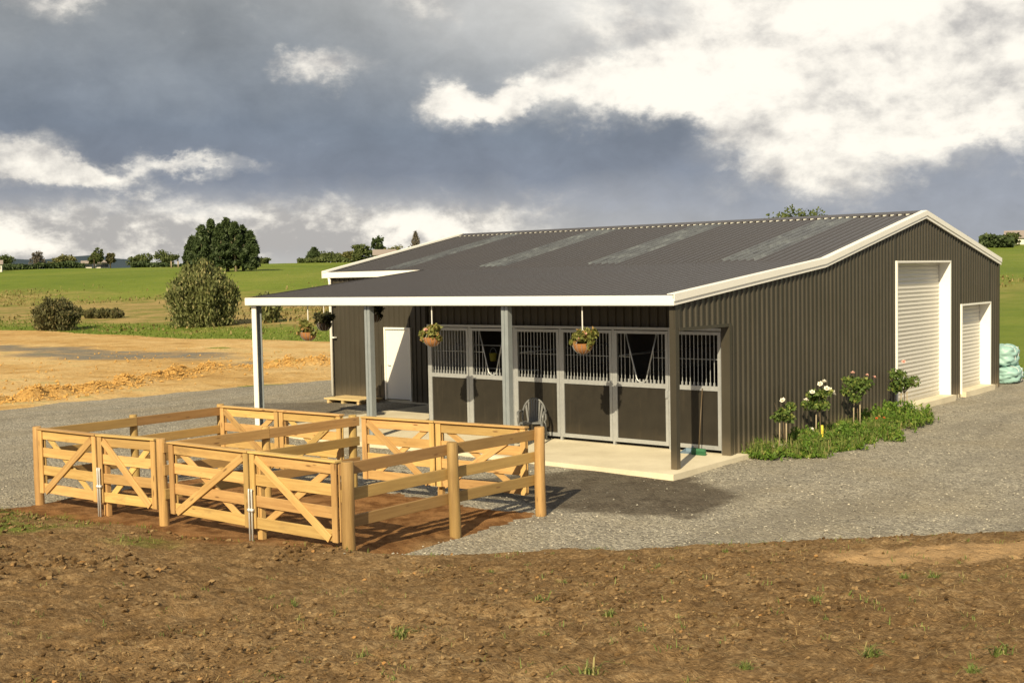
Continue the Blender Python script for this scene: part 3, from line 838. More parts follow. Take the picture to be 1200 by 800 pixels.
gpiece(0.02, 1.98, 2.48); gpiece(1.98, 10.27, -0.08); gpiece(10.27, 14.07, 3.64); gpiece(14.07, 14.95, -0.08); gpiece(14.95, 17.46, 2.45); gpiece(17.46, YB, -0.08)
# inner skin, so that the walls are not paper thin
mb = MB()
for y0, y1, zb in ((1.99, 10.25, -0.08), (10.25, 14.09, 3.66), (14.09, 14.93, -0.08), (14.93, 17.48, 2.47), (17.48, YB - 0.02, -0.08)):
    ys = [y0] + [q for q in (D1, YR) if y0 < q < y1] + [y1]
    for a_, b_ in zip(ys[:-1], ys[1:]):
        mb.prism([(-0.01, a_, zb), (-0.01, b_, zb), (-0.01, b_, z_under(b_)), (-0.01, a_, z_under(a_))], (-0.10, 0, 0))
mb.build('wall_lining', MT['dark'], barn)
# corner cover at the stall end, header soffit
MB().box((-0.14, 1.93, -0.02), (0.045, 2.03, 2.50)).build('corner_flashing', MT['clad'], barn)
MB().box((-0.10, 0.152, 2.44), (0.036, 1.93, 2.50)).build('header_flashing', MT['clad'], barn)
MB().box((-0.02, YB - 0.05, -0.08), (0.05, YB + 0.05, HK + 0.02)).build('corner_flashing', MT['clad'], barn)
# front wall of the main body, left of and behind the stalls
DX0, DX1 = -13.30, -12.36            # white door


def fpiece(x0, x1, zb, zt=HK + 0.06):
    corr_wall('front_wall', (x0, D1, 0), (1, 0, 0), x1 - x0, (0, -1, 0), const(zb), const(zt), MT['clad'], barn)


fpiece(-15.6, DX0 - 0.05, -0.02); fpiece(DX0 - 0.05, DX1 + 0.05, 2.07); fpiece(DX1 + 0.05, -0.12, -0.02)
corr_wall('end_wall', (XL + 0.1, D1, 0), (0, 1, 0), W, (-1, 0, 0), const(-0.05), lambda s: z_under(D1 + s) + 0.03, MT['clad'], barn)
corr_wall('back_wall', (-15.6, YB, 0), (1, 0, 0), 15.6, (0, 1, 0), const(-0.05), const(HK + 0.05), MT['clad'], barn)
# stall block: header above the stall fronts, end wall
corr_wall('stall_header', (-7.8, YS + 0.03, 0), (1, 0, 0), 7.7, (0, -1, 0), const(2.38), const(3.14), MT['clad'], barn)
corr_wall('stall_end_wall', (-7.86, YS + 0.02, 0), (0, 1, 0), D1 - YS - 0.08, (-1, 0, 0), const(0.0), lambda s: z_under(YS + s) + 0.1, MT['clad'], barn)
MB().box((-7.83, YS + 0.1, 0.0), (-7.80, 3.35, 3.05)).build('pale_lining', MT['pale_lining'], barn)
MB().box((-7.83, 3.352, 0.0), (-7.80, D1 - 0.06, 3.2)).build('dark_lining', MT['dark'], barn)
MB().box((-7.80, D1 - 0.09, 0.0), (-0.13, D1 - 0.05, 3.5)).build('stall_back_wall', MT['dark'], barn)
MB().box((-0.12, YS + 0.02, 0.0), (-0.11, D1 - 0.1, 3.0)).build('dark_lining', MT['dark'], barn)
for px in (-5.22, -2.66):
    MB().box((px - 0.03, YS + 0.08, 0.0), (px + 0.03, D1 - 0.1, 1.35)).build('partition', MT['dark'], barn)
    mb = MB()
    for zz in (1.8, 2.3): mb.tube([(px, YS + 0.08, zz), (px, D1 - 0.1, zz)], 0.02, 8)
    mb.build('partition_rail', MT['galv'], barn, True)

# roof sheets
RP = 0.2; RD = 0.036; RZ = 0.13


def roof_sheet(name, x0, x1, y0, y1, m, za, zb_):
    prof = []; s = math.ceil((x0 - 1e-6) / RP) * RP - RP
    while s <= x1:
        for f, d in ((0, 0), (0.62, 0), (0.72, 1), (0.88, 1), (0.98, 0)):
            q = s + f * RP
            if x0 < q < x1: prof.append((q, d * RD))
        s += RP

    def dep(q):
        f = (q / RP) % 1.0
        return RD * (0 if f < .62 else (f - .62) / .1 if f < .72 else 1 if f < .88 else max(0, (.98 - f) / .1))
    prof = [(x0, dep(x0))] + prof + [(x1, dep(x1))]
    V = []; F = []
    for q, d in prof: V += [(q, y0, za + d), (q, y1, zb_ + d)]
    for i in range(len(prof) - 1): F.append((2 * i, 2 * i + 2, 2 * i + 3, 2 * i + 1))
    return np_obj(name, V, F, m, barn)


ZE, ZK, ZR_ = HE + RZ, HK + RZ, HR + RZ
roof_sheet('canopy_roof', XC, 0.02, -0.02, D1, MT['roof'], ZE, ZK)
sky_x = [(-13.75, -12.85), (-10.2, -9.2), (-6.5, -5.45), (-2.75, -1.65)]
edges = [XL + 0.02] + [e for p in sky_x for e in p] + [0.02]
for i in range(len(edges) - 1):
    sky_ = i % 2 == 1
    y0_ = D1 + 0.004 if (edges[i] > XC) else D1 - 0.06
    slope = (ZR_ - ZK) / (YR - D1)
    if sky_:
        roof_sheet('skylight', edges[i], edges[i + 1], D1 + 0.35, YR, MT['skylight'], ZK + slope * 0.35, ZR_)
        roof_sheet('roof_sheet', edges[i], edges[i + 1], y0_, D1 + 0.35, MT['roof'], ZK + slope * (y0_ - D1), ZK + slope * 0.35)
    else:
        roof_sheet('roof_sheet', edges[i], edges[i + 1], y0_, YR, MT['roof'], ZK + slope * (y0_ - D1), ZR_)
roof_sheet('roof_sheet', XL + 0.02, 0.02, YR, YB + 0.02, MT['roof'], ZR_, ZK)
# ridge capping and added pale boxes that imitate sunlit gaps under its lip
sl = (HR - HK) / (YR - D1)
for sgn in (-1, 1):
    mb = MB(); y1 = YR + sgn * 0.21
    mb.add([(XL, YR, ZR_ + 0.075), (0.03, YR, ZR_ + 0.075), (0.03, y1, ZR_ - sl * 0.21 + 0.048), (XL, y1, ZR_ - sl * 0.21 + 0.048),
            (0.03, y1, ZR_ - sl * 0.21 + 0.036), (XL, y1, ZR_ - sl * 0.21 + 0.036)], [(0, 1, 2, 3), (3, 2, 4, 5)]); mb.build('ridge_cap', MT['roof'], barn)
mb = MB(); s = math.ceil(XL / RP) * RP
while s < -0.15:
    for k in (0,):
        ys_ = YR - 0.205; zz = ZR_ - sl * 0.205
        mb.box((s + 0.02, ys_ - 0.012, zz + 0.0005), (s + 0.115, ys_ + 0.02, zz + 0.034))
    s += RP
mb.build('lit_gap_dashes', MT['lit_gap'], barn)['kind'] = 'stuff'
# canopy soffit framing: purlins and rafters
mb = MB()
for yy in (1.3, 2.7, 4.1, 5.4): z = z_under(yy) + 0.0; mb.box((XC + 0.05, yy - 0.03, z - 0.03), (-0.13, yy + 0.03, z + 0.105)) if yy < YS else mb.box((XC + 0.05, yy - 0.03, z - 0.03), (-7.9, yy + 0.03, z + 0.105))
mb.build('purlins', MT['galv_post'], barn)

# gutters, fascias, barge caps
MB().prism([(XC, -0.10, HE), (XC, 0.0, HE), (XC, 0.0, HE + 0.175), (XC, -0.085, HE + 0.175), (XC, -0.105, HE + 0.165), (XC, -0.105, HE + 0.03)], (-XC + 0.055, 0, 0)).build('gutter', MT['white'], barn)
MB().box((XC, 0.002, HE - 0.02), (-0.02, 0.05, HE + 0.115)).build('canopy_beam', MT['galv_post'], barn)
MB().prism([(XL - 0.05, D1 - 0.17, HK), (XL - 0.05, D1 - 0.07, HK), (XL - 0.05, D1 - 0.07, HK + 0.155), (XL - 0.05, D1 - 0.17, HK + 0.165)], (XC - XL + 0.03, 0, 0)).build('gutter', MT['white'], barn)
MB().prism([(XL - 0.05, YB + 0.03, HK), (XL - 0.05, YB + 0.13, HK), (XL - 0.05, YB + 0.13, HK + 0.165), (XL - 0.05, YB + 0.03, HK + 0.155)], (-XL + 0.1, 0, 0)).build('gutter', MT['white'], barn)


def barge(x0, x1, pts, lo, hi, name='barge_cap'):
    mb = MB()
    V = []
    for (y, z) in pts:
        V += [(x0, y, z + lo), (x1, y, z + lo), (x1, y, z + hi), (x0, y, z + hi)]
    F = [(0, 1, 2, 3)[::-1], tuple(len(V) - 4 + i for i in range(4))]
    for i in range(len(pts) - 1):
        for k in range(4): F.append((4 * i + k, 4 * i + (k + 1) % 4, 4 * i + 4 + (k + 1) % 4, 4 * i + 4 + k))
    mb.add(V, F); return mb.build(name, MT['white'], barn)


pr = [(-0.10, HE), (D1, HK), (YR, HR), (YB + 0.12, HK - 0.01)]
barge(0.032, 0.075, pr, 0.0, 0.115)
barge(0.075, 0.095, pr, 0.075, 0.20)
barge(-0.06, 0.075, pr, 0.19, 0.205)
pl = [(D1 - 0.17, HK - 0.01), (YR, HR), (YB + 0.12, HK - 0.01)]
barge(XL - 0.06, XL + 0.10, pl, 0.165, 0.215); barge(XL - 0.09, XL - 0.06, pl, 0.0, 0.215)
MB().prism([(XC - 0.03, -0.06, HE + .02), (XC - 0.03, D1 - 0.08, HK + .02), (XC - 0.03, D1 - 0.08, HK + 0.175), (XC - 0.03, -0.06, HE + 0.175)], (0.029, 0, 0)).build('barge_cap', MT['roof'], barn)

# canopy posts
PX = [-11.52, -7.73, -3.87]


def c_post(x):
    mb = MB()                         # back-to-back channels with a groove between
    for a_, b_ in ((-0.083, -0.014), (0.014, 0.083)): mb.box((x + a_, 0.05, -0.1), (x + b_, 0.18, HE + 0.02))
    mb.box((x - 0.014, 0.07, -0.1), (x + 0.014, 0.16, HE + 0.02))
    return mb


c_post(PX[1]).build('canopy_post', MT['galv_post'], barn); c_post(PX[2]).build('canopy_post', MT['galv_post'], barn)
lp = MB(); lp.box((PX[0] - 0.11, 0.051, -0.1), (PX[0] - 0.095, 0.199, HE + 0.02)); lp.box((PX[0] - 0.11, 0.2, -0.1), (PX[0] + 0.03, 0.215, HE + 0.02))
lp.build('canopy_post', MT['galv_post'], barn)
MB().box((PX[0] - 0.11, 0.03, -0.1), (PX[0] + 0.045, 0.05, HE + 0.01)).build('post_cover', MT['white'], barn)
MB().box((-0.10, 0.03, -0.09), (0.024, 0.15, HE + 0.05)).build('canopy_post', MT['clad'], barn)['label'] = 'brown corner post'

# slab and thresholds
MB().box((-11.25, -0.42, -0.3), (0.22, D1 + 0.02, 0.0)).build('concrete_slab', MT['concrete'], barn)
MB().box((-15.6, D1 + 0.03, -0.3), (0.02, YB, 0.005)).build('floor_slab', MT['concrete'], barn)
MB().box((-0.30, 10.25, -0.2), (0.16, 14.1, 0.06)).build('threshold', MT['concrete'], barn)
MB().box((-0.30, 14.95, -0.2), (0.16, 17.46, 0.06)).build('threshold', MT['concrete'], barn)


# roller doors in deep white reveals
def roller(y0, y1, zt):
    d = 0.27
    r = empty('roller_door', (0, 0, 0)); r.parent = barn
    mb = MB(); n = 0; z = 0.07; V = []; F = []
    while z < zt:
        for f, dd in ((0, 0), (0.25, 0.008), (0.5, 0.020), (0.75, 0.008)): V += [(-d + dd, y0 + 0.01, min(z + f * 0.105, zt)), (-d + dd, y1 - 0.01, min(z + f * 0.105, zt))]
        z += 0.105
    for i in range(len(V) // 2 - 1): F.append((2 * i, 2 * i + 1, 2 * i + 3, 2 * i + 2))
    np_obj('curtain', V, F, MT['roller'], r)
    MB().box((-d - 0.01, y0 + 0.015, 0.062), (-d + 0.03, y1 - 0.015, 0.15)).build('bottom_rail', MT['roller'], r)
    for ya, yb in ((y0 - 0.05, y0), (y1, y1 + 0.05)): MB().box((-d - 0.05, ya, -0.02), (0.048, yb, zt)).build('jamb', MT['white'], r)
    MB().box((-d - 0.05, y0 - 0.05, zt + 0.001), (0.048, y1 + 0.05, zt + 0.05)).build('lintel', MT['white'], r)
    return r


roller(10.31, 14.03, 3.60); roller(14.99, 17.42, 2.41)

# white side door
dr = empty('side_door', (0, 0, 0)); dr.parent = barn
MB().box((DX0, D1 - 0.01, 0.03), (DX1, D1 + 0.035, 2.02)).build('door_leaf', MT['door_white'], dr)
for xa, xb in ((DX0 - 0.055, DX0 - 0.003), (DX1 + 0.003, DX1 + 0.055)): MB().box((xa, D1 - 0.06, 0), (xb, D1 + 0.04, 2.022)).build('door_frame', MT['white'], dr)
MB().box((DX0 - 0.055, D1 - 0.06, 2.024), (DX1 + 0.055, D1 + 0.04, 2.075)).build('door_frame', MT['white'], dr)
MB().tube([(DX0 + 0.08, D1 - 0.01, 1.0), (DX0 + 0.08, D1 - 0.06, 1.0), (DX0 + 0.19, D1 - 0.06, 1.0)], 0.011, 8).build('handle', MT['rod'], dr, True)

# downpipe with brackets
dp = MB().tube([(-15.52, D1 - 0.12, HK), (-15.52, D1 - 0.10, HK - 0.15), (-15.52, D1 - 0.10, 0.02)], 0.045, 10).build('downpipe', MT['white'], barn, True)
for z in (1.75, 2.72): MB().box((-15.47, D1 - 0.13, z - 0.02), (-15.36, D1 - 0.03, z + 0.02)).build('bracket', MT['bracket'], dp)
cut_pipe = None

# stall fronts
ups = [-7.78, -6.53, -5.24, -4.0, -2.66, -1.33, -0.17]
bar_me = MB().tube([(0, 0, 1.28), (0, 0, 2.30)], 0.0085, 6, False).mesh('bar', MT['galv'], True)
spike_me = bar_me


def stall(i):
    x0, x1 = ups[i], ups[i + 1]; door = i in (1, 4)
    s = empty('stall_door' if door else 'stall_panel', ((x0 + x1) / 2, YS, 0)); s.parent = barn
    hw = (x1 - x0) / 2 - 0.03
    # frame members, each a little proud of the panel
    g = MB()
    yb = 0.0
    for sx in (-1, 1):
        a_ = sx * hw; b_ = sx * (hw - 0.065); g.box((min(a_, b_), -0.035, 0.07), (max(a_, b_), 0.03, 2.33))
    g.box((-hw + 0.065, -0.033, 0.07), (hw - 0.065, 0.028, 0.15)); g.box((-hw + 0.065, -0.033, 1.20), (hw - 0.065, 0.028, 1.29)); g.box((-hw + 0.065, -0.033, 2.27), (hw - 0.065, 0.028, 2.328))
    g.build('frame', MT['galv'], s)
    MB().box((-hw + 0.066, -0.012, 0.151), (hw - 0.066, 0.018, 1.199)).build('kick_panel', MT['kick'], s)
    inner = hw - 0.065; n = max(6, int(round(2 * inner / 0.085)))

    def yoke(z): return 0.10 + 0.26 * (z - 1.32) / 0.95          # half width of the V gap
    for k in range(1, n):
        x = -inner + 2 * inner * k / n
        if door and abs(x) < yoke(2.27): continue
        o = bpy.data.objects.new('bar', bar_me); link(o, s); o.location = (x, 0, 0)
    if door:
        pts = [(-0.36, -0.005, 2.27)] + [(-0.36 + 0.22 * t, -0.005, 2.27 - 0.80 * t) for t in (.5, 1)]
        arc = [(-0.14 + 0.0, -0.005, 1.47)] + [(0.13 * math.sin(a), -0.005, 1.43 - 0.13 * math.cos(a)) for a in np.linspace(-1.2, 1.2, 9)] + [(0.14, -0.005, 1.47)]
        MB().tube(pts[:2] + arc + [(0.25, -0.005, 1.87), (0.36, -0.005, 2.27)], 0.016, 8).build('yoke', MT['galv'], s, True)
        for sx in (-1, 1):                                        # cut bars beside the yoke
            for kk in (0.20, 0.28):
                z0 = 1.32 + (kk - 0.10) / 0.26 * 0.95
                MB().tube([(sx * kk, 0, 1.285), (sx * kk, 0, z0)], 0.0085, 6, False).build('bar', MT['galv'], s, True)
        MB().box((hw - 0.05, -0.07, 1.02), (hw - 0.01, -0.036, 1.16)).build('latch', MT['galv'], s)
    MB().tube([(-inner, 0.012, 1.80), (inner, 0.012, 1.80)] if not door else [(-inner, 0.012, 1.80), (-0.24, 0.012, 1.80)], 0.007, 6).build('mid_rail', MT['galv'], s, True)
    if door: MB().tube([(0.24, 0.012, 1.80), (inner, 0.012, 1.80)], 0.007, 6).build('mid_rail', MT['galv'], s, True)
    # pointed ends of the bars above the sill
    g = MB()
    for k in range(1, n):
        x = -inner + 2 * inner * k / n
        g.box((x - 0.014, -0.016, 1.291), (x + 0.014, 0.016, 1.36))
    g.build('bar_sockets', MT['galv'], s)['kind'] = 'stuff'


for i in range(6): stall(i)
for x in ups: MB().box((x - 0.026, YS - 0.03, 0.0), (x + 0.026, YS + 0.035, 2.345)).build('stall_post', MT['galv'], barn)
MB().box((ups[0] - 0.03, YS - 0.045, 2.348), (ups[-1] + 0.03, YS + 0.02, 2.40)).build('stall_head_rail', MT['galv'], barn)

# ------------------------------------------------------------------ pens
H = 1.2


def gate(p0, p1, n, label, brace_up, bolt=None, z0=0.17):
    """p0 -> p1 along the gate at ground level, n = outward normal"""
    p0 = Vector((p0[0], p0[1], 0)); p1 = Vector((p1[0], p1[1], 0)); base = (p0 + p1) / 2
    d = (p1 - p0).normalized(); N = Vector(n); N = (N - d * N.dot(d)).normalized()
    g = empty('timber_gate', base, label, 'gate', 'timber gates of the pens')

    def P(s, t, z): return (p0 if s >= 0 else p1) + d * s + N * t + Vector((0, 0, z))
    L = (p1 - p0).length; Z = Vector((0, 0, 1))

    def q(s, t, z): return p0 + d * s + N * t + Z * z
    bw = 0.15; zs = [z0 + bw / 2, z0 + 0.365, z0 + 0.655, H - bw / 2 - 0.022]
    for z in zs: beam('board', q(0.012, 0, z + R.uniform(-.006, .006)), q(L - 0.012, 0, z + R.uniform(-.006, .006)), N, bw, 0.026, MT['pine'], g, base)
    for t in (0.0285, -0.0285):
        for s in (0.05, L - 0.05): beam('stile', q(s, t, z0), q(s, t, H - 0.024), N, 0.095, 0.028, MT['pine'], g, base)
    # brace on the outer face, the opposite one behind
    a, b = (0.15, L - 0.12) if brace_up else (L - 0.15, 0.12)
    beam('brace', q(a, 0.0285, z0 + 0.03), q(b, 0.0285, H - 0.09), N, 0.11, 0.028, MT['pine'], g, base)
    beam('brace', q(L - a, -0.0285, z0 + 0.03), q(L - b, -0.0285, H - 0.09), N, 0.095, 0.028, MT['pine'], g, base)
    beam('cap', q(-0.005, 0, H - 0.009), q(L + 0.005, 0, H - 0.009), Z, 0.125, 0.024, MT['pine'], g, base)
    if bolt is not None:
        for k, s in enumerate(bolt):
            s = s if s >= 0 else L + s
            mb = MB(); f = lambda z, t=0.075: q(s, t, z) - base
            mb.tube([f(0.68, 0.045), f(0.70), f(0.66), f(-0.06 + (0.0 if k else 0.015))], 0.0125, 8)
            mb.box((f(0.42).x - 0.02, f(0.42).y - 0.02, 0.40), (f(0.42).x + 0.02, f(0.42).y + 0.03, 0.44))
            mb.build('drop_bolt', MT['rod'], g, True)
    return g


FL = (-6.83, -8.05)
gate((-6.83, -8.05), (-5.29, -7.98), (0, -1, 0), 'leftmost of the four front gates, beside the far left corner post', True)
gate((-5.26, -7.975), (-4.02, -7.80), (0, -1, 0), 'second front gate from the left, left of the middle post with steel bolts', False, (0.03, 0.075))
gate((-3.58, -7.87), (-1.83, -7.84), (0, -1, 0), 'third front gate from the left, just right of the middle post', True)
gate((-1.80, -7.84), (-0.14, -7.80), (0, -1, 0), 'nearest front gate, beside the thick round corner post with steel drop bolts', False, (0.015, 0.07))
gate((-6.91, -4.47), (-5.38, -4.39), (0, -1, 0), 'back gate at the far left corner near the white canopy post', False)
gate((-5.35, -4.39), (-3.86, -4.31), (0, -1, 0), 'back gate left of the middle fence, in front of the slab corner', True)
gate((-3.36, -4.30), (-1.86, -4.16), (0, -1, 0), 'back gate right of the middle fence, before the left stall', False)
gate((-1.83, -4.16), (-0.15, -3.99), (0, -1, 0), 'back gate before the grey chair, next to the right rear post', True)


for (x, y), lb in (((-5.20, -7.90), 'squared timber post behind the joint of the left pair of front gates'), ((-1.72, -7.765), 'squared timber post behind the joint of the right pair of front gates'),
                   ((-5.36, -4.28), 'squared timber post behind the joint of the left pair of back gates'), ((-1.85, -4.06), 'squared timber post behind the joint of the right pair of back gates')):
    g = empty('gate_post', (x, y, -.05), lb, 'post', 'posts behind the gate joints'); bs = Vector((x, y, -.05))
    beam('post', Vector((x, y, -.3)), Vector((x, y, 1.13)), Vector((0, 1, 0)), .105, .075, MT['pine'], g, bs)


def fence(posts, side, label, radii, rails=(1.105, 0.775, 0.43)):
    base = Vector((posts[0][0], posts[0][1], 0)); f = empty('rail_fence', base, label, 'fence', 'rail fences of the pens')
    for (x, y), r in zip(posts, radii):
        round_post('post', Vector((x, y, -0.05)), r, H + 0.06 + R.uniform(-.005, .02), f, base, MT['post'], 0.25, R.uniform(-.008, .008))
    for k in range(len(posts) - 1):
        a = Vector((posts[k][0], posts[k][1], 0)); b = Vector((posts[k + 1][0], posts[k + 1][1], 0)); d = (b - a).normalized()
        n = Vector((-d.y, d.x, 0)) * side
        for z in rails:
            o1 = n * (radii[k] * 0.86 + 0.021); o2 = n * (radii[k + 1] * 0.86 + 0.021)
            beam('rail', a + o1 + d * (-0.02 if k == 0 else 0.003) + Vector((0, 0, z)), b + o2 + d * (0.07 if k == len(posts) - 2 else -0.003) + Vector((0, 0, z)), n, 0.15, 0.042, MT['rail'], f, base)
    return f


fence([(0.06, -7.83), (0.05, -5.86), (0.14, -4.05)], 1, 'right rail fence with three thick round posts beside the gravel', (0.083, 0.08, 0.082))
fence([(-3.80, -7.87), (-3.70, -6.05), (-3.62, -4.30)], -1, 'middle rail fence dividing the two pens', (0.07, 0.068, 0.07))
fence([(-6.97, -8.02), (-6.98, -6.25), (-7.02, -4.42)], -1, 'left rail fence with the farthest round corner post', (0.07, 0.068, 0.07))


# ------------------------------------------------------------------ vegetation helper
def leaf_quads(C, size, aspect=1.7, upb=0.0, dirs=None):
    n = len(C); d = RG.normal(size=(n, 3)); d[:, 2] += upb
    if dirs is not None: d = d * 0.5 + dirs
    d /= np.linalg.norm(d, axis=1)[:, None] + 1e-9
    e = np.cross(d, RG.normal(size=(n, 3))); e /= np.linalg.norm(e, axis=1)[:, None] + 1e-9
    s = (size * (0.6 + 0.8 * RG.random(n)))[:, None]
    a = d * s * aspect; b = e * s * 0.5
    V = np.stack([C - a * .5, C + b, C + a * .5, C - b], 1).reshape(-1, 3)
    F = (np.arange(n) * 4)[:, None] + np.array([[0, 1, 2, 3]]); return V, F


def ball(n, c, r, shell=0.6):
    d = RG.normal(size=(n, 3)); d /= np.linalg.norm(d, axis=1)[:, None]
    return np.array(c) + d * (np.array(r) * (shell + (1 - shell) * RG.random((n, 1)) ** 0.5))


def clump_crown(nc, per, shape, cl, leaf, **kw):
    """shape(n) gives clump centres"""
    C = shape(nc); P = np.concatenate([ball(per, c, cl * (0.6 + 0.8 * R.random()), 0.15) for c in C]); return leaf_quads(P, leaf, **kw)


def pos(head, r):
    h = math.radians(head); x = CAM.x - math.sin(h) * r; y = CAM.y + math.cos(h) * r
    return Vector((x, y, float(terr(np.array(x), np.array(y)))))


def trunk(pts, rs, m, parent, limbs=()):
    mb = MB().tube(pts, rs, 8)
    for l in limbs: mb.tube(l, [0.6 * rs[-1], 0.35 * rs[-1]], 6)
    return mb.build('trunk', m, parent, True)


def tree(name, p, h, w, leafm, label, cat='tree', group=None, kind='round', th=0.25, nleaf=1.0, bark='bark', leaf=0.3):
    t = empty(name, p, label, cat, group)
    tr = 0.035 * h
    if kind == 'round':
        lobes = [(R.uniform(-.28, .28) * w, R.uniform(-.28, .28) * w, h * R.uniform(th + .22, .80), R.uniform(.2, .3) * w, R.uniform(.14, .24) * h) for _ in range(7)]

        def shape(n):
            q = []
            for lx, ly, lz, lr, lh in lobes: q.append(ball(n // 7 + 1, (lx, ly, lz), (lr, lr, lh), 0.55))
            return np.concatenate(q)
        V, F = clump_crown(int(70 * nleaf), 26, shape, 0.11 * w, leaf, aspect=1.5)
    elif kind == 'pine':
        def shape(n):
            z = RG.random(n) ** 0.85; rad = w / 2 * np.clip((1 - z) ** 0.75 * np.minimum(1, 0.55 + z * 2.2), 0.03, 1) * (0.55 + 0.5 * RG.random(n)); a = RG.random(n) * 6.28
            return np.stack([rad * np.cos(a), rad * np.sin(a), h * (th + (0.98 - th) * z)], -1)
        V, F = clump_crown(int(120 * nleaf), 30, shape, 0.09 * w, leaf, aspect=2.6, upb=0.5)
    elif kind == 'poplar':
        n = int(700 * nleaf); z = RG.random(n); rad = w / 2 * np.sin(np.pi * np.clip(z * .9 + .08, 0, 1)) * RG.random(n) ** .6; a = RG.random(n) * 6.28
        C = np.stack([rad * np.cos(a), rad * np.sin(a), h * (th + (1 - th) * z)], -1); V, F = leaf_quads(C, np.float64(leaf), 4.5, 2.2)
    np_obj('crown', V, F, leafm, t)
    top = h * (0.9 if kind != 'round' else 0.7)
    limbs = [((0, 0, h * R.uniform(.25, .5)), (R.uniform(-.3, .3) * w, R.uniform(-.3, .3) * w, h * R.uniform(.55, .8))) for _ in range(5)]
    trunk([(0, 0, -.3), (0.05 * w * R.uniform(-1, 1), 0, h * .4), (0, 0.04 * w * R.uniform(-1, 1), top)], [tr, tr * .75, tr * .25], MT[bark], t, limbs)
    return t


# tall dark pines in a clump on the rise
spots = [(-6.2, 1.5, 7.4, 5.2), (-4.2, -1.2, 9.6, 5.4), (-2.3, 1.0, 10.8, 5.4), (-0.6, -1.5, 9.8, 5.0), (0.9, 0.8, 11.2, 5.4), (2.6, -1.0, 10.2, 5.2), (4.2, 1.0, 9.4, 5.4), (5.7, -0.6, 8.2, 5.0)]
pl_lab = ['leftmost and shortest dark pine of the tall clump', 'second dark pine from the left in the tall clump', 'third dark pine from the left in the tall clump', 'dark pine left of the middle at the front of the clump',
          'tallest dark pine in the middle of the clump', 'dark pine right of the middle at the front of the clump', 'second dark pine from the right in the tall clump', 'rightmost dark pine of the clump, casting a shadow on grass']
c0 = pos(52.85, 216); rx = Vector((math.cos(math.radians(53.2)), math.sin(math.radians(53.2)), 0)); ry = Vector((-rx.y, rx.x, 0))
for (a, b, h, w), lb in zip(spots, pl_lab):
    p = c0 + rx * a * .84 + ry * b * 1.4; p.z = float(terr(np.array(p.x), np.array(p.y))) - 0.1
    tree('pine_tree', p, h * .86, w * .86, MT['leaf_pine'], lb, 'tree', 'tall dark pines on the rise', 'pine', 0.10 + 0.05 * R.random(), 1.5, 'bark_pale', 0.30)


def bush(p, w, h, label, leafm, n, name='bush', brush=1.0, leaf=0.14):
    b = empty(name, p, label, 'bush')
    k = 46; C = []; D = []
    for i in range(k):
        a = R.uniform(0, 6.28); rr = math.sqrt(R.random()) * 0.5; top = h * (1.0 - 1.9 * rr ** 2) * R.uniform(0.82, 1.05)
        base_ = np.array([rr * 0.55 * w * math.cos(a), rr * 0.55 * w * math.sin(a), 0.0]); tip = np.array([rr * w * math.cos(a), rr * w * math.sin(a), max(top, .3 * h)])
        m = n // k; s = RG.random((m, 1)) ** 0.75
        P = base_ + (tip - base_) * s + RG.normal(size=(m, 3)) * np.array([.085 * w, .085 * w, .06 * h]) * (1.1 - 0.6 * s)
        P[:, 2] = np.abs(P[:, 2]); C.append(P); D.append(np.repeat(((tip - base_) / np.linalg.norm(tip - base_))[None], m, 0))
    V, F = leaf_quads(np.concatenate(C), np.float64(leaf), 2.4, 0.5, np.concatenate(D) * brush)
    np_obj('crown', V, F, leafm, b)
    mb = MB()
    for i in range(9):
        a = R.uniform(0, 6.28); mb.tube([(0.05 * math.cos(a) * w, 0.05 * math.sin(a) * w, -.15), (0.15 * w * math.cos(a), .15 * w * math.sin(a), .4 * h), (.3 * w * math.cos(a), .3 * w * math.sin(a), .75 * h)], [.06, .045, .015], 6)
    mb.build('stems', MT['bark'], b, True)
    return b


bush(pos(53.8, 92), 5.0, 4.9, 'large rounded olive green bush at the far edge of the clay field', MT['leaf_willow'], 26000, leaf=0.12)
bush(pos(50.9, 93), 2.3, 2.4, 'small olive bush half hidden at the right foot of the large bush', MT['leaf_willow'], 3000, leaf=0.15)
bush(pos(60.3, 96), 3.5, 2.6, 'low brown green scrub bush at the left edge of the clay field', MT['leaf_scrub'], 11000, leaf=0.10, brush=.5)
bush(pos(59.5, 118), 1.6, 0.9, 'small dark clump of scrub in the rushes', MT['leaf_scrub'], 1200, leaf=0.13)
for i, (hd, r, w, lb) in enumerate([(58.75, 112, 1.5, 'left end of a low row of brown scrub in the rushes'), (58.2, 111, 1.7, 'middle of a low row of brown scrub in the rushes'), (57.7, 110, 1.2, 'right end of a low row of brown scrub in the rushes')]):
    bush(pos(hd, r), w, 0.85, lb, MT['leaf_scrub'], 1500, leaf=0.13)

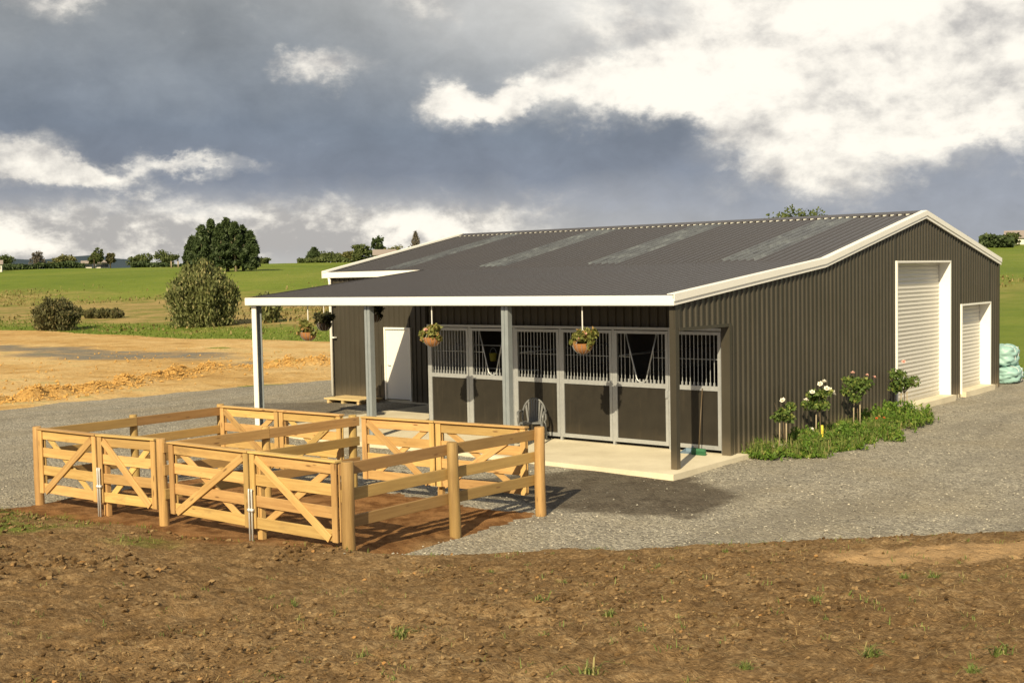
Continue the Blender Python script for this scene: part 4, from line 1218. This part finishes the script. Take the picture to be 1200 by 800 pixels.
# skyline trees, left to right
sk = [
    (62.4, 352, 4.2, 6.5, 'leaf_tree', 'round', 'dark broad tree at the left end of the skyline'),
    (61.0, 350, 5.1, 4.3, 'twig', 'round', 'tall thin bare tree near the left end of the skyline'),
    (59.9, 346, 3.4, 6.5, 'leaf_autumn', 'round', 'wide yellow green tree left of the pair of upright trees'),
    (58.6, 345, 5.4, 4.3, 'leaf_tree', 'round', 'left one of the pair of upright trees on the skyline'),
    (57.9, 346, 4.9, 3.2, 'leaf_scrub', 'round', 'right brownish one of the pair of upright trees on the skyline'),
    (56.6, 344, 4.0, 6.5, 'leaf_tree', 'round', 'low spreading tree behind the small white houses'),
    (55.3, 340, 5.4, 6.8, 'leaf_tree', 'round', 'large domed green tree at the right end of the hedge'),
    (53.6, 338, 3.6, 5.0, 'leaf_autumn', 'round', 'pale yellow green tree right of the large domed tree'),
    (52.6, 338, 2.8, 5.0, 'leaf_tree', 'round', 'low green tree between the domed tree and the dark pines'),
    (51.0, 332, 2.4, 3.6, 'leaf_tree', 'round', 'small tree peeping out left of the dark pines'),
    (48.6, 310, 3.8, 4.9, 'leaf_pine', 'pine', 'dark pointed tree right of the pine clump shadow'),
    (47.9, 308, 3.5, 6.3, 'leaf_tree', 'round', 'grey green tree at the left end of the right hand skyline row'),
    (46.9, 305, 3.6, 5.6, 'leaf_autumn', 'round', 'brownish green tree in the right hand skyline row'),
    (46.3, 303, 4.6, 5.2, 'leaf_tree', 'round', 'dark rounded tree just left of the tall spreading tree'),
    (45.6, 298, 6.7, 4.6, 'leaf_pine', 'round', 'tall dark spreading tree standing alone above the hedge'),
    (44.9, 296, 3.8, 6.3, 'leaf_autumn', 'round', 'low olive tree right of the tall spreading tree'),
    (44.0, 294, 3.9, 4.5, 'leaf_autumn', 'round', 'small bright tree at the foot of the bare poplar'),
    (43.75, 296, 7.3, 2.2, 'twig', 'poplar', 'bare upright poplar beside the white barn roof edge'),
    (42.6, 294, 3.4, 6.3, 'leaf_tree', 'round', 'low green tree partly behind the white roof edge'),
    (25.3, 200, 9.0, 13.0, 'leaf_tree', 'round', 'spreading tree top showing above the barn ridge'),
    (17.1, 246, 2.7, 4.2, 'leaf_tree', 'round', 'dark tree just right of the barn eave'),
    (16.3, 250, 2.5, 4.2, 'leaf_tree', 'round', 'dark hedge tree at the right of the barn eave'),
    (15.4, 270, 2.0, 3.5, 'leaf_autumn', 'round', 'small tree beside the white house at the right edge'),
]
for hd, r, h, w, lm, kd, lb in sk:
    p = pos(hd, r)
    if kd == 'poplar': tree('poplar_tree', p, h, w, MT[lm], lb, 'tree', 'trees along the skyline', kd, 0.15, 1.0, 'bark', 0.28)
    else: tree('skyline_tree', p, h, w, MT[lm], lb, 'tree', 'trees along the skyline', kd, 0.12, 1.0, 'bark', 0.36 if lm != 'twig' else 0.22)


def hedge(h0, h1, r, ht, label, m='leaf_tree', n=5000):
    a = pos(h0, r); hb = empty('hedge', a, label, 'hedge')
    hd = h0 + (h1 - h0) * RG.random(n); rr = r + RG.normal(size=n) * 1.0
    x = CAM.x - np.sin(np.radians(hd)) * rr; y = CAM.y + np.cos(np.radians(hd)) * rr
    top = ht * (0.8 + 0.7 * fbm(x, y, 0.2, 3)); z = terr(x, y) + top * RG.random(n) ** 0.6
    V, F = leaf_quads(np.stack([x - a.x, y - a.y, z - a.z], -1), np.float64(0.42), 1.5); np_obj('foliage', V, F, MT[m], hb)
    g = MB()
    for k in range(12):
        p = pos(h0 + (h1 - h0) * k / 11, r) - a; g.tube([p + Vector((0, 0, -.2)), p + Vector((0, 0, ht * .6))], 0.08, 6)
    g.build('stems', MT['bark'], hb)['kind'] = 'stuff'
    return hb


hedge(63.5, 59.0, 343, 1.7, 'long dark clipped hedge at the left of the skyline', 'leaf_pine')
hedge(57.0, 53.0, 334, 1.5, 'dark hedge in front of the large domed tree', 'leaf_pine')
hedge(49.4, 42.4, 304, 1.9, 'long mixed hedge right of the dark pines on the skyline', 'leaf_tree', 6000)
hedge(42.0, 18, 268, 1.8, 'hedge along the rise behind the barn', 'leaf_tree', 7000)
hedge(17.5, 16.1, 243, 2.4, 'dark clipped hedge beside the barn eave', 'leaf_pine', 3000)

# fence posts along the crest
ORD = 'leftmost second third fourth fifth sixth seventh eighth ninth tenth eleventh twelfth thirteenth rightmost'.split()
for k in range(14):
    p = pos(55.2 - k * 0.31, 300 - k * 1.5)
    tag(MB().tube([(0, 0, -.3), (0, 0, 1.7)], 0.16, 6).build('paddock_post', MT['bark_pale'], None, True, p), ORD[k] + ' pale fence post from the left in the crest row by the dark pines', 'fence post', 'fence posts on the crest')


def house(p, L, Wd, h, rz, label):
    g = empty('house', p, label, 'house', None, rz)
    MB().box((-L / 2, -Wd / 2, -.5), (L / 2, Wd / 2, h)).build('wall', MT['house_wall'], g)
    MB().prism([(-L / 2 - .3, -Wd / 2 - .4, h + .003), (-L / 2 - .3, Wd / 2 + .4, h + .003), (-L / 2 - .3, 0, h + Wd * .28)], (L + .6, 0, 0)).build('roof', MT['house_roof'], g)
    for k in range(3):
        x = -L / 2 + L * (k + .5) / 3; MB().box((x - .5, -Wd / 2 - .04, h * .35), (x + .5, -Wd / 2 - .003, h * .8)).build('window', MT['glass'], g)
    return g


house(pos(58.9, 351), 2.6, 3, 1.5, math.radians(55), 'smaller left one of two tiny pale houses under the left skyline trees')
house(pos(58.25, 352), 3.4, 3, 1.7, math.radians(58), 'right one of two tiny pale houses under the left skyline trees')
house(pos(45.25, 280), 5, 5, 1.7, math.radians(45), 'white building showing above the barn roof edge at left')
house(pos(15.55, 262), 7, 5, 1.2, math.radians(16), 'long low white house on the rise at the right edge')
house(pos(16.05, 300), 4, 4, 3.0, math.radians(16), 'small white house behind the long one at the right edge')
house(pos(62.9, 330), 5, 4, 2.0, math.radians(60), 'small teal grey shed at the far left edge')

# ------------------------------------------------------------------ flower bed
def bed():
    n = 62000
    y = RG.uniform(2.3, 9.7, n); x = RG.uniform(0.06, 2.3, n)
    e = 0.75 + 0.75 * np.sin(np.clip((y - 2.1) / 7.8, 0, 1) * np.pi) ** 0.6 + 0.45 * fbm(x * 0, y, 0.9, 3, .5, 80)
    inside = e - x + 0.5 * fbm(x, y, 2.6, 3, .6, 120); ok = (inside > 0) & (RG.random(len(x)) < np.clip(0.55 + 1.6 * fbm(x, y, 3.1, 3, .5, 130), .06, 1)) & (x < e + .25); x, y, inside = x[ok], y[ok], inside[ok]
    ht = (0.06 + 0.58 * np.abs(fbm(x, y, 1.9, 4, .65, 90))) * np.minimum(1, inside / 0.3 + 0.25) + 0.12 * sstep(y, 6.6, 8.2) * (1 - sstep(y, 8.8, 10))
    z = -0.08 + ht * RG.random(len(x)) ** 0.5
    V, F = leaf_quads(np.stack([x, y, z], -1), np.float64(0.036), 2.4, 0.8)
    tag(np_obj('bed_plants', V, F, MT['leaf_bed']), 'low bright green plants spreading along the foot of the gable wall', 'ground cover', None, 'stuff')
    q = RG.integers(0, len(x), 5000); V, F = blades(np.stack([x[q], y[q], np.full(5000, -.05)], -1), 0.10 + 0.34 * RG.random(5000) ** 1.6, 0.010, 1.0)
    tag(np_obj('bed_grass', V, F, MT['weed']), 'loose grass blades standing among the bed plants', 'grass', None, 'stuff')


bed()


def ico(mb, c, r):
    V, F = OCT_V * r, OCT_F
    c = np.array(c); top = [(c + v * np.array([1, 1, .8])) for v in V]
    ext = []
    mb.add(top, [tuple(f) for f in F])


flower_me = None


def flower_mesh(r, m, name):
    # cupped petals around a centre
    mb = MB()
    for ring, (rad, lift, n) in enumerate(((1.0, 0.15, 6), (0.65, 0.45, 5), (0.35, 0.65, 4))):
        for k in range(n):
            a = 2 * math.pi * (k + .5 * ring) / n; da = math.pi / n * 1.15
            p = lambda q, aa, z: (r * q * math.cos(aa), r * q * math.sin(aa), r * z)
            mb.add([p(0.08, a, 0), p(rad * .75, a - da, lift), p(rad, a, lift + .25), p(rad * .75, a + da, lift)], [(0, 1, 2, 3)])
    return mb.mesh(name, m)


fw_white = flower_mesh(0.062, MT['petal_white'], 'flower'); fw_pink = flower_mesh(0.055, MT['petal_pink'], 'flower'); fw_red = flower_mesh(0.032, MT['petal_red'], 'flower')


def rose(x, y, h, r, label, flowers, me, stakes=1, bark='stick', tagc=False, dens=1.0):
    t = empty('standard_rose', (x, y, -0.06), label, 'rose bush', 'standard roses along the gable wall')
    mb = MB().tube([(0, 0, 0), (0.012, 0.01, h * .4), (0, 0, h - r * .5)], [0.014, 0.012, 0.010], 7)
    for k in range(8):
        a = R.uniform(0, 6.28); mb.tube([(0, 0, h - r * .7), (r * .5 * math.cos(a), r * .5 * math.sin(a), h - r * .1), (r * .85 * math.cos(a), r * .85 * math.sin(a), h + r * R.uniform(-.2, .7))], [.008, .006, .003], 5)
    mb.build('stem', MT['bark'], t, True)
    for k in range(stakes):
        MB().tube([(-0.07 + 0.15 * k, -0.03, -.1), (-0.06 + .14 * k, -0.03, h * .74)], 0.014, 7).build('stake', MT['bark_pale'], t, True)
    n = int(640 * dens)
    C = np.concatenate([ball(n // 9, (R.uniform(-.58, .58) * r, R.uniform(-.58, .58) * r, h + R.uniform(-.5, .6) * r), (r * .44, r * .42, r * .36), 0.1) for _ in range(9)])
    V, F = leaf_quads(C, np.float64(0.052), 1.6, 0.2); np_obj('foliage', V, F, MT['leaf_rose'], t)
    for fx, fy, fz in flowers:
        o = bpy.data.objects.new('flower', me); link(o, t); o.location = (fx, fy, fz); o.rotation_euler = (R.uniform(.2, .9), R.uniform(-.5, .5), R.uniform(0, 6))
    if tagc: MB().box((0.05, -0.05, 0.10), (0.10, -0.045, 0.36)).build('label_tag', MT['tag'], t)
    return t


rose(0.5, 3.2, 0.78, 0.25, 'nearest standard rose, small crown with one white bloom', [(0.02, -0.05, 1.02)], fw_white, 2, dens=.8)
rose(0.5, 4.85, 0.86, 0.32, 'second rose, many white blooms and a yellow tag', [(-.02, -.3, 1.05), (.1, .0, 1.24), (-.05, .15, 1.18), (.2, .2, .98), (.25, .1, 1.02), (0.05, -.75, .93), (0.06, -.52, .32), (.1, .3, 1.05), (.2, -.1, 1.12), (.0, .38, .9)], fw_white, 1, tagc=True)
rose(0.5, 6.75, 0.88, 0.38, 'third rose, dark leaved with pink tips and two stakes', [(-.05, -.1, 1.28), (.1, .3, 1.2), (.2, .45, 1.15)], fw_pink, 2, dens=1.25)
rose(0.5, 9.5, 0.86, 0.38, 'farthest rose, round light green crown before the big roller door', [(-.05, .1, 1.32)], fw_pink, 2, dens=1.25)
for k, (x, y) in enumerate([(0.95, 6.7), (1.05, 6.85), (0.9, 6.95)]):
    lbm = ('nearest', 'outermost', 'farthest')[k] + ' of three small orange flowers low below the third rose'
    g = empty('marigold', (x, y, 0.0), lbm, 'flower', 'orange flowers in the bed')
    MB().tube([(0, 0, -.05), (0.01, 0, .26)], .005, 5).build('stem', MT['leaf_rose'], g)
    o = bpy.data.objects.new('flower', fw_red); link(o, g); o.location = (0.01, 0, .26); o.rotation_euler = (.5, .2, k)


# ------------------------------------------------------------------ hanging baskets
def basket(x, y, z, hang, label, fm, bm, flowers, sc=1.0):
    t = empty('hanging_basket', (x, y, z - 0.16), label, 'hanging basket', 'hanging baskets under the canopy')
    V = []; F = []; n = 16; m = 6; r = 0.19 * sc
    for i in range(m + 1):
        a = math.pi / 2 * i / m
        for j in range(n): b = 2 * math.pi * j / n; V.append((r * math.sin(a) * math.cos(b) if i else 0.004 * math.cos(b), r * math.sin(a) * math.sin(b) if i else 0.004 * math.sin(b), 0.16 - r * 0.95 * math.cos(a) + (0.02 if i == m else 0)))
    for i in range(m):
        for j in range(n): F.append((i * n + j, i * n + (j + 1) % n, (i + 1) * n + (j + 1) % n, (i + 1) * n + j))
    bw = np_obj('basket_bowl', V, F, MT[bm], t, smooth=True)
    mb = MB()
    for j in range(12): b = 2 * math.pi * j / 12; mb.tube([(r * 1.02 * math.sin(a) * math.cos(b), r * 1.02 * math.sin(a) * math.sin(b), .16 - r * .97 * math.cos(a)) for a in np.linspace(.3, 1.57, 6)], 0.004, 4)
    mb.build('wire', MT['galv_post'], bw)
    C = np.concatenate([ball(70, (R.uniform(-1, 1) * r * .8, R.uniform(-1, 1) * r * .8, 0.25 + R.uniform(0, .13)), (r * .6, r * .65, .09), .1) for _ in range(10)] +
                       [ball(26, (r * 1.0 * math.cos(a), r * 1.0 * math.sin(a), .17 + R.uniform(-.04, .05)), (.06, .06, .06), .1) for a in np.linspace(0, 6, 4)])
    V, F = leaf_quads(C, np.float64(0.05), 2.0, 0.3); np_obj('foliage', V, F, MT[fm], t)
    top = hang - (z - 0.16)
    mb = MB()
    for j in range(3):
        b = 2.1 * j + .4; mb.tube([(r * math.cos(b), r * math.sin(b), .17), (0, 0, min(.45, top - .02))], 0.0028, 5)
    mb.tube([(0, 0, min(.43, top - .03)), (0, 0, top)], 0.012, 6)
    mb.build('chain', MT['bracket'], t)
    for k in range(flowers[1] if flowers else 0):
        o = bpy.data.objects.new('flower', flowers[0]); link(o, t); a = R.uniform(0, 6.28); o.location = (r * R.uniform(.3, 1.1) * math.cos(a), r * R.uniform(.3, 1.1) * math.sin(a), .24 + R.uniform(-.02, .12)); o.rotation_euler = (R.uniform(0, .8), R.uniform(-.5, .5), 0)
    return t


basket(-2.0, 0.06, 2.17, 2.93, 'hanging basket of yellowing plants before the right stalls', 'leaf_basket', 'coir', (fw_pink, 3))
basket(-5.82, 0.06, 2.22, 2.93, 'hanging basket with pink flowers before the left stall', 'leaf_basket', 'coir', (fw_pink, 6))
basket(-9.66, 0.06, 2.27, 2.93, 'brown hanging basket left of the white downpipe, in the sun', 'leaf_basket', 'coir', None)
basket(-12.3, 2.9, 2.33, 3.2, 'dark shaded hanging basket beside the white downpipe', 'leaf_basket_shaded', 'coir_shaded', None, 1.05)
basket(-10.6, 3.1, 2.55, 3.2, 'dark shaded hanging basket behind the second galvanised post', 'leaf_basket_shaded', 'coir_shaded', None)


# ------------------------------------------------------------------ chair, broom and small things
def chair(x, y, rz):
    t = empty('garden_chair', (x, y, 0.0), 'grey plastic garden chair standing against the stall front', 'chair', None, rz)
    m = MT['plastic_grey']
    # seat: slightly dished slab; front is -Y
    MB().prism([(-.23, -.24, .40), (.23, -.24, .40), (.21, .20, .38), (-.21, .20, .38)], (0, 0, .035)).build('seat', m, t)
    fr = MB(); arc = [(0.25 * math.cos(a), 0.20 + 0.05 * math.sin(a), 0.46 + 0.42 * max(0, math.sin(a)) ** .8) for a in np.linspace(0, math.pi, 17)]
    fr.tube([(0.235, .19, .40)] + arc + [(-0.235, .19, .40)], 0.022, 8); bk = fr.build('backrest', m, t, True)
    for k in range(-3, 4):
        x_ = k * 0.06; ztop = 0.46 + 0.42 * max(0, math.sin(math.acos(max(-1, min(1, x_ / 0.25))))) ** .8
        MB().prism([(x_ * .7 - .018, .19, .41), (x_ * .7 + .018, .19, .41), (x_ + .02, .235, ztop), (x_ - .02, .235, ztop)], (0, .012, 0)).build('slat', m, bk)
    for sx in (-1, 1):
        MB().tube([(sx * .245, .215, .62), (sx * .275, .05, .64), (sx * .275, -.16, .63), (sx * .265, -.235, .58), (sx * .25, -.25, .40)], [.022, .026, .028, .024, .022], 8).build('armrest', m, t, True)
        MB().tube([(sx * .235, -.24, .42), (sx * .27, -.28, .0)], [.03, .022], 8).build('leg', m, t, True)
        MB().tube([(sx * .215, .2, .42), (sx * .25, .29, .0)], [.03, .022], 8).build('leg', m, t, True)
    return t


chair(-4.36, 1.50, math.radians(28))

bm = empty('broom', (-0.52, 1.72, 0.0), 'broom with green head leaning on the rightmost stall panel', 'broom')
MB().tube([(0, 0, .10), (-0.06, .26, 1.25)], .012, 8).build('handle', MT['stick'], bm, True)
MB().prism([(-.15, -.035, .075), (.15, -.035, .075), (.13, -.02, .125), (-.13, -.02, .125)], (0, .055, 0)).build('head', MT['green_plastic'], bm)
mb = MB()
for k in range(15):
    for j in range(3): x = -.14 + .02 * k; y = -.025 + .018 * j; mb.box((x - .007, y - .006, 0.002), (x + .007, y + .006, .0745))
mb.build('bristles', MT['green_plastic'], bm)['kind'] = 'stuff'
dpn = empty('dustpan', (-0.83, 1.86, 0.0), 'blue dustpan on the slab beside the green broom', 'dustpan')
MB().prism([(-.13, -.12, .004), (.13, -.12, .004), (.11, .10, .004), (-.11, .10, .004)], (0, 0, .008)).build('pan', MT['blue_plastic'], dpn)
MB().box((-.11, .10, .004), (.11, .112, .075)).build('back', MT['blue_plastic'], dpn)
for sx in (-1, 1): MB().prism([(sx * .13, -.12, .012), (sx * .11, .10, .012), (sx * .11, .10, .07)], (sx * .008, 0, 0)).build('side', MT['blue_plastic'], dpn)
MB().tube([(0, .11, .06), (0, .16, .11), (0, .22, .13)], .013, 8).build('handle', MT['blue_plastic'], dpn, True)

bk = empty('feed_bucket', (-6.66, 3.0, 1.52), 'yellow feed bucket hanging inside the left stall', 'bucket')
V = []; F = []; n = 18
for z, r in ((0, .07), (0.005, .075), (.17, .095), (.18, .102), (.18, .09), (.02, .07)):
    for j in range(n): a = 2 * math.pi * j / n; V.append((r * math.cos(a), r * math.sin(a), z))
for i in range(5):
    for j in range(n): F.append((i * n + j, i * n + (j + 1) % n, (i + 1) * n + (j + 1) % n, (i + 1) * n + j))
np_obj('pail', V, F, MT['yellow'], bk, smooth=True)
MB().tube([(.095 * math.cos(a), 0, .17 + .13 * math.sin(a)) for a in np.linspace(0, math.pi, 11)], .006, 6).build('bail', MT['galv'], bk, True)
MB().tube([(-7.79, 3.0, 1.50 + .38), (-5.26, 3.0, 1.50 + .38)], .018, 8).build('stall_rail', MT['galv'], barn, True)
MB().tube([(-7.79, 2.9, 1.36), (-5.26, 2.9, 1.36)], .018, 8).build('stall_rail', MT['galv'], barn, True)

st = empty('timber_step', (-14.4, 5.65, -0.08), 'low tan timber step against the sunlit front wall', 'step')
for k in range(4):
    beam('plank', Vector((-14.95, 5.28 + .215 * k, .035)), Vector((-13.40, 5.28 + .215 * k, .035)), Vector((0, 0, 1)), .205, .045, MT['plank'], st, Vector((-14.4, 5.65, -0.08)))
for x_ in (-14.8, -14.2, -13.55): beam('bearer', Vector((x_, 5.2, -0.04)), Vector((x_, 6.0, -0.04)), Vector((0, 0, 1)), .10, .10, MT['plank'], st, Vector((-14.4, 5.65, -0.08)))


def bale(x, y, z, sx, sy, sz, label, seed):
    n, m = 48, 30; V = []; F = []
    for i in range(m + 1):
        v = math.pi * i / m
        for j in range(n):
            u = 2 * math.pi * j / n
            d = Vector((math.sin(v) * math.cos(u), math.sin(v) * math.sin(u), math.cos(v)))
            k = 1 / (abs(d.x) ** 4 + abs(d.y) ** 4 + abs(d.z) ** 4) ** .25
            nz = 1 + 0.22 * float(fbm(np.array(u * 2.6 + seed), np.array(v * 4.2), 1.0, 4, .68, seed))
            V.append((d.x * k * sx * nz, d.y * k * sy * nz, sz + d.z * k * sz * nz))
    for i in range(m):
        for j in range(n): F.append((i * n + j, i * n + (j + 1) % n, (i + 1) * n + (j + 1) % n, (i + 1) * n + j))
    t = empty('wrapped_bale', (x, y, z), label, 'bale', 'teal wrapped bales behind the barn')
    np_obj('wrap', V, F, MT['wrap'], t, smooth=True)
    mb = MB()
    for k in (-.35, .3): mb.tube([(sx * 1.0 * math.copysign(abs(math.cos(a)) ** .5, math.cos(a)), k * sy, sz + sz * 1.0 * math.copysign(abs(math.sin(a)) ** .5, math.sin(a))) for a in np.linspace(0, 2 * math.pi, 25)], .008, 4, False)
    mb.build('twine', MT['bracket'], t)
    return t


bale(-0.22, 19.55, -0.09, .50, .55, .27, 'lower teal plastic wrapped bale beyond the right rear corner', 1)
bale(-0.30, 19.60, 0.43, .46, .52, .32, 'upper teal plastic wrapped bale beyond the right rear corner', 5)

# ------------------------------------------------------------------ weeds growing on the bank
spec = [
    (6.61, -11.89, 1.5, 'bushy yellow green weed at the bottom edge, below the middle'), (8.56, -10.22, 1.5, 'broad bladed weed near the bottom right corner'), (6.97, -6.83, 1.2, 'dark leafy weed right below the pale sandy patch'),
    (6.82, -7.2, .9, 'dark flat weed just left of the leafy one below the sandy patch'), (7.83, -10.45, 1.2, 'green weed tuft at bottom right, left of the broad bladed weed'), (6.23, -10.72, .7, 'tiny bright sprout beside a dark clod, right of the bushy bottom weed'),
    (5.64, -11.09, .9, 'bluish green sprout up left of the bushy bottom weed'), (5.54, -10.11, .9, 'upright sprout in the middle of the bank'), (4.06, -8.75, 1.1, 'tall thin weed on the bank below the right rear pen post'),
    (4.58, -11.49, 1.2, 'pale grassy tuft left of the bottom middle'), (4.93, -12.23, .9, 'low dark weed at the bottom, left of the middle'), (2.8, -11.03, .8, 'bright leafed weed on the left half of the bank'),
    (7.8, -9.95, .7, 'small yellowish sprout left of the right bottom corner'), (6.77, -9.0, 1.0, 'pale tuft between the middle and the right of the bank'), (7.34, -11.23, .8, 'low sprout at the bottom edge right of the bushy weed'),
    (4.74, -9.99, 1.1, 'flat spreading weed left of the upright middle sprout'), (4.31, -6.01, .8, 'bright sprout near the gravel edge at the upper middle of the bank'), (4.29, -7.41, .9, 'thin pale weed below the gravel edge, left of the bright sprout'),
    (2.75, -8.29, .8, 'small weed below the gravel corner right of the nearest pen post'), (8.57, -10.73, .8, 'small weed under the broad bladed weed at bottom right'), (1.97, -10.59, .7, 'lone little weed at the far left of the bank')]
protos = []
for k in range(5):
    n = 26 + 10 * k; P = RG.normal(size=(n, 3)) * np.array([.035, .035, 0]); V, F = blades(P, 0.05 + 0.13 * RG.random(n) ** 1.3, 0.009 + .008 * RG.random(n), 1.4)
    protos.append(np_mesh('weed_tuft', V, F, MT['weed']))
for k, (x, y, s, lb) in enumerate(spec):
    o = bpy.data.objects.new('weed_tuft', protos[k % 5]); COL.objects.link(o); s *= 0.62
    o.location = (x, y, float(bank_z(np.array(x), np.array(y))) - .01); o.scale = (s, s, s); o.rotation_euler = (0, 0, R.uniform(0, 6.28))
    tag(o, lb, 'weed', 'green weed tufts on the bank')
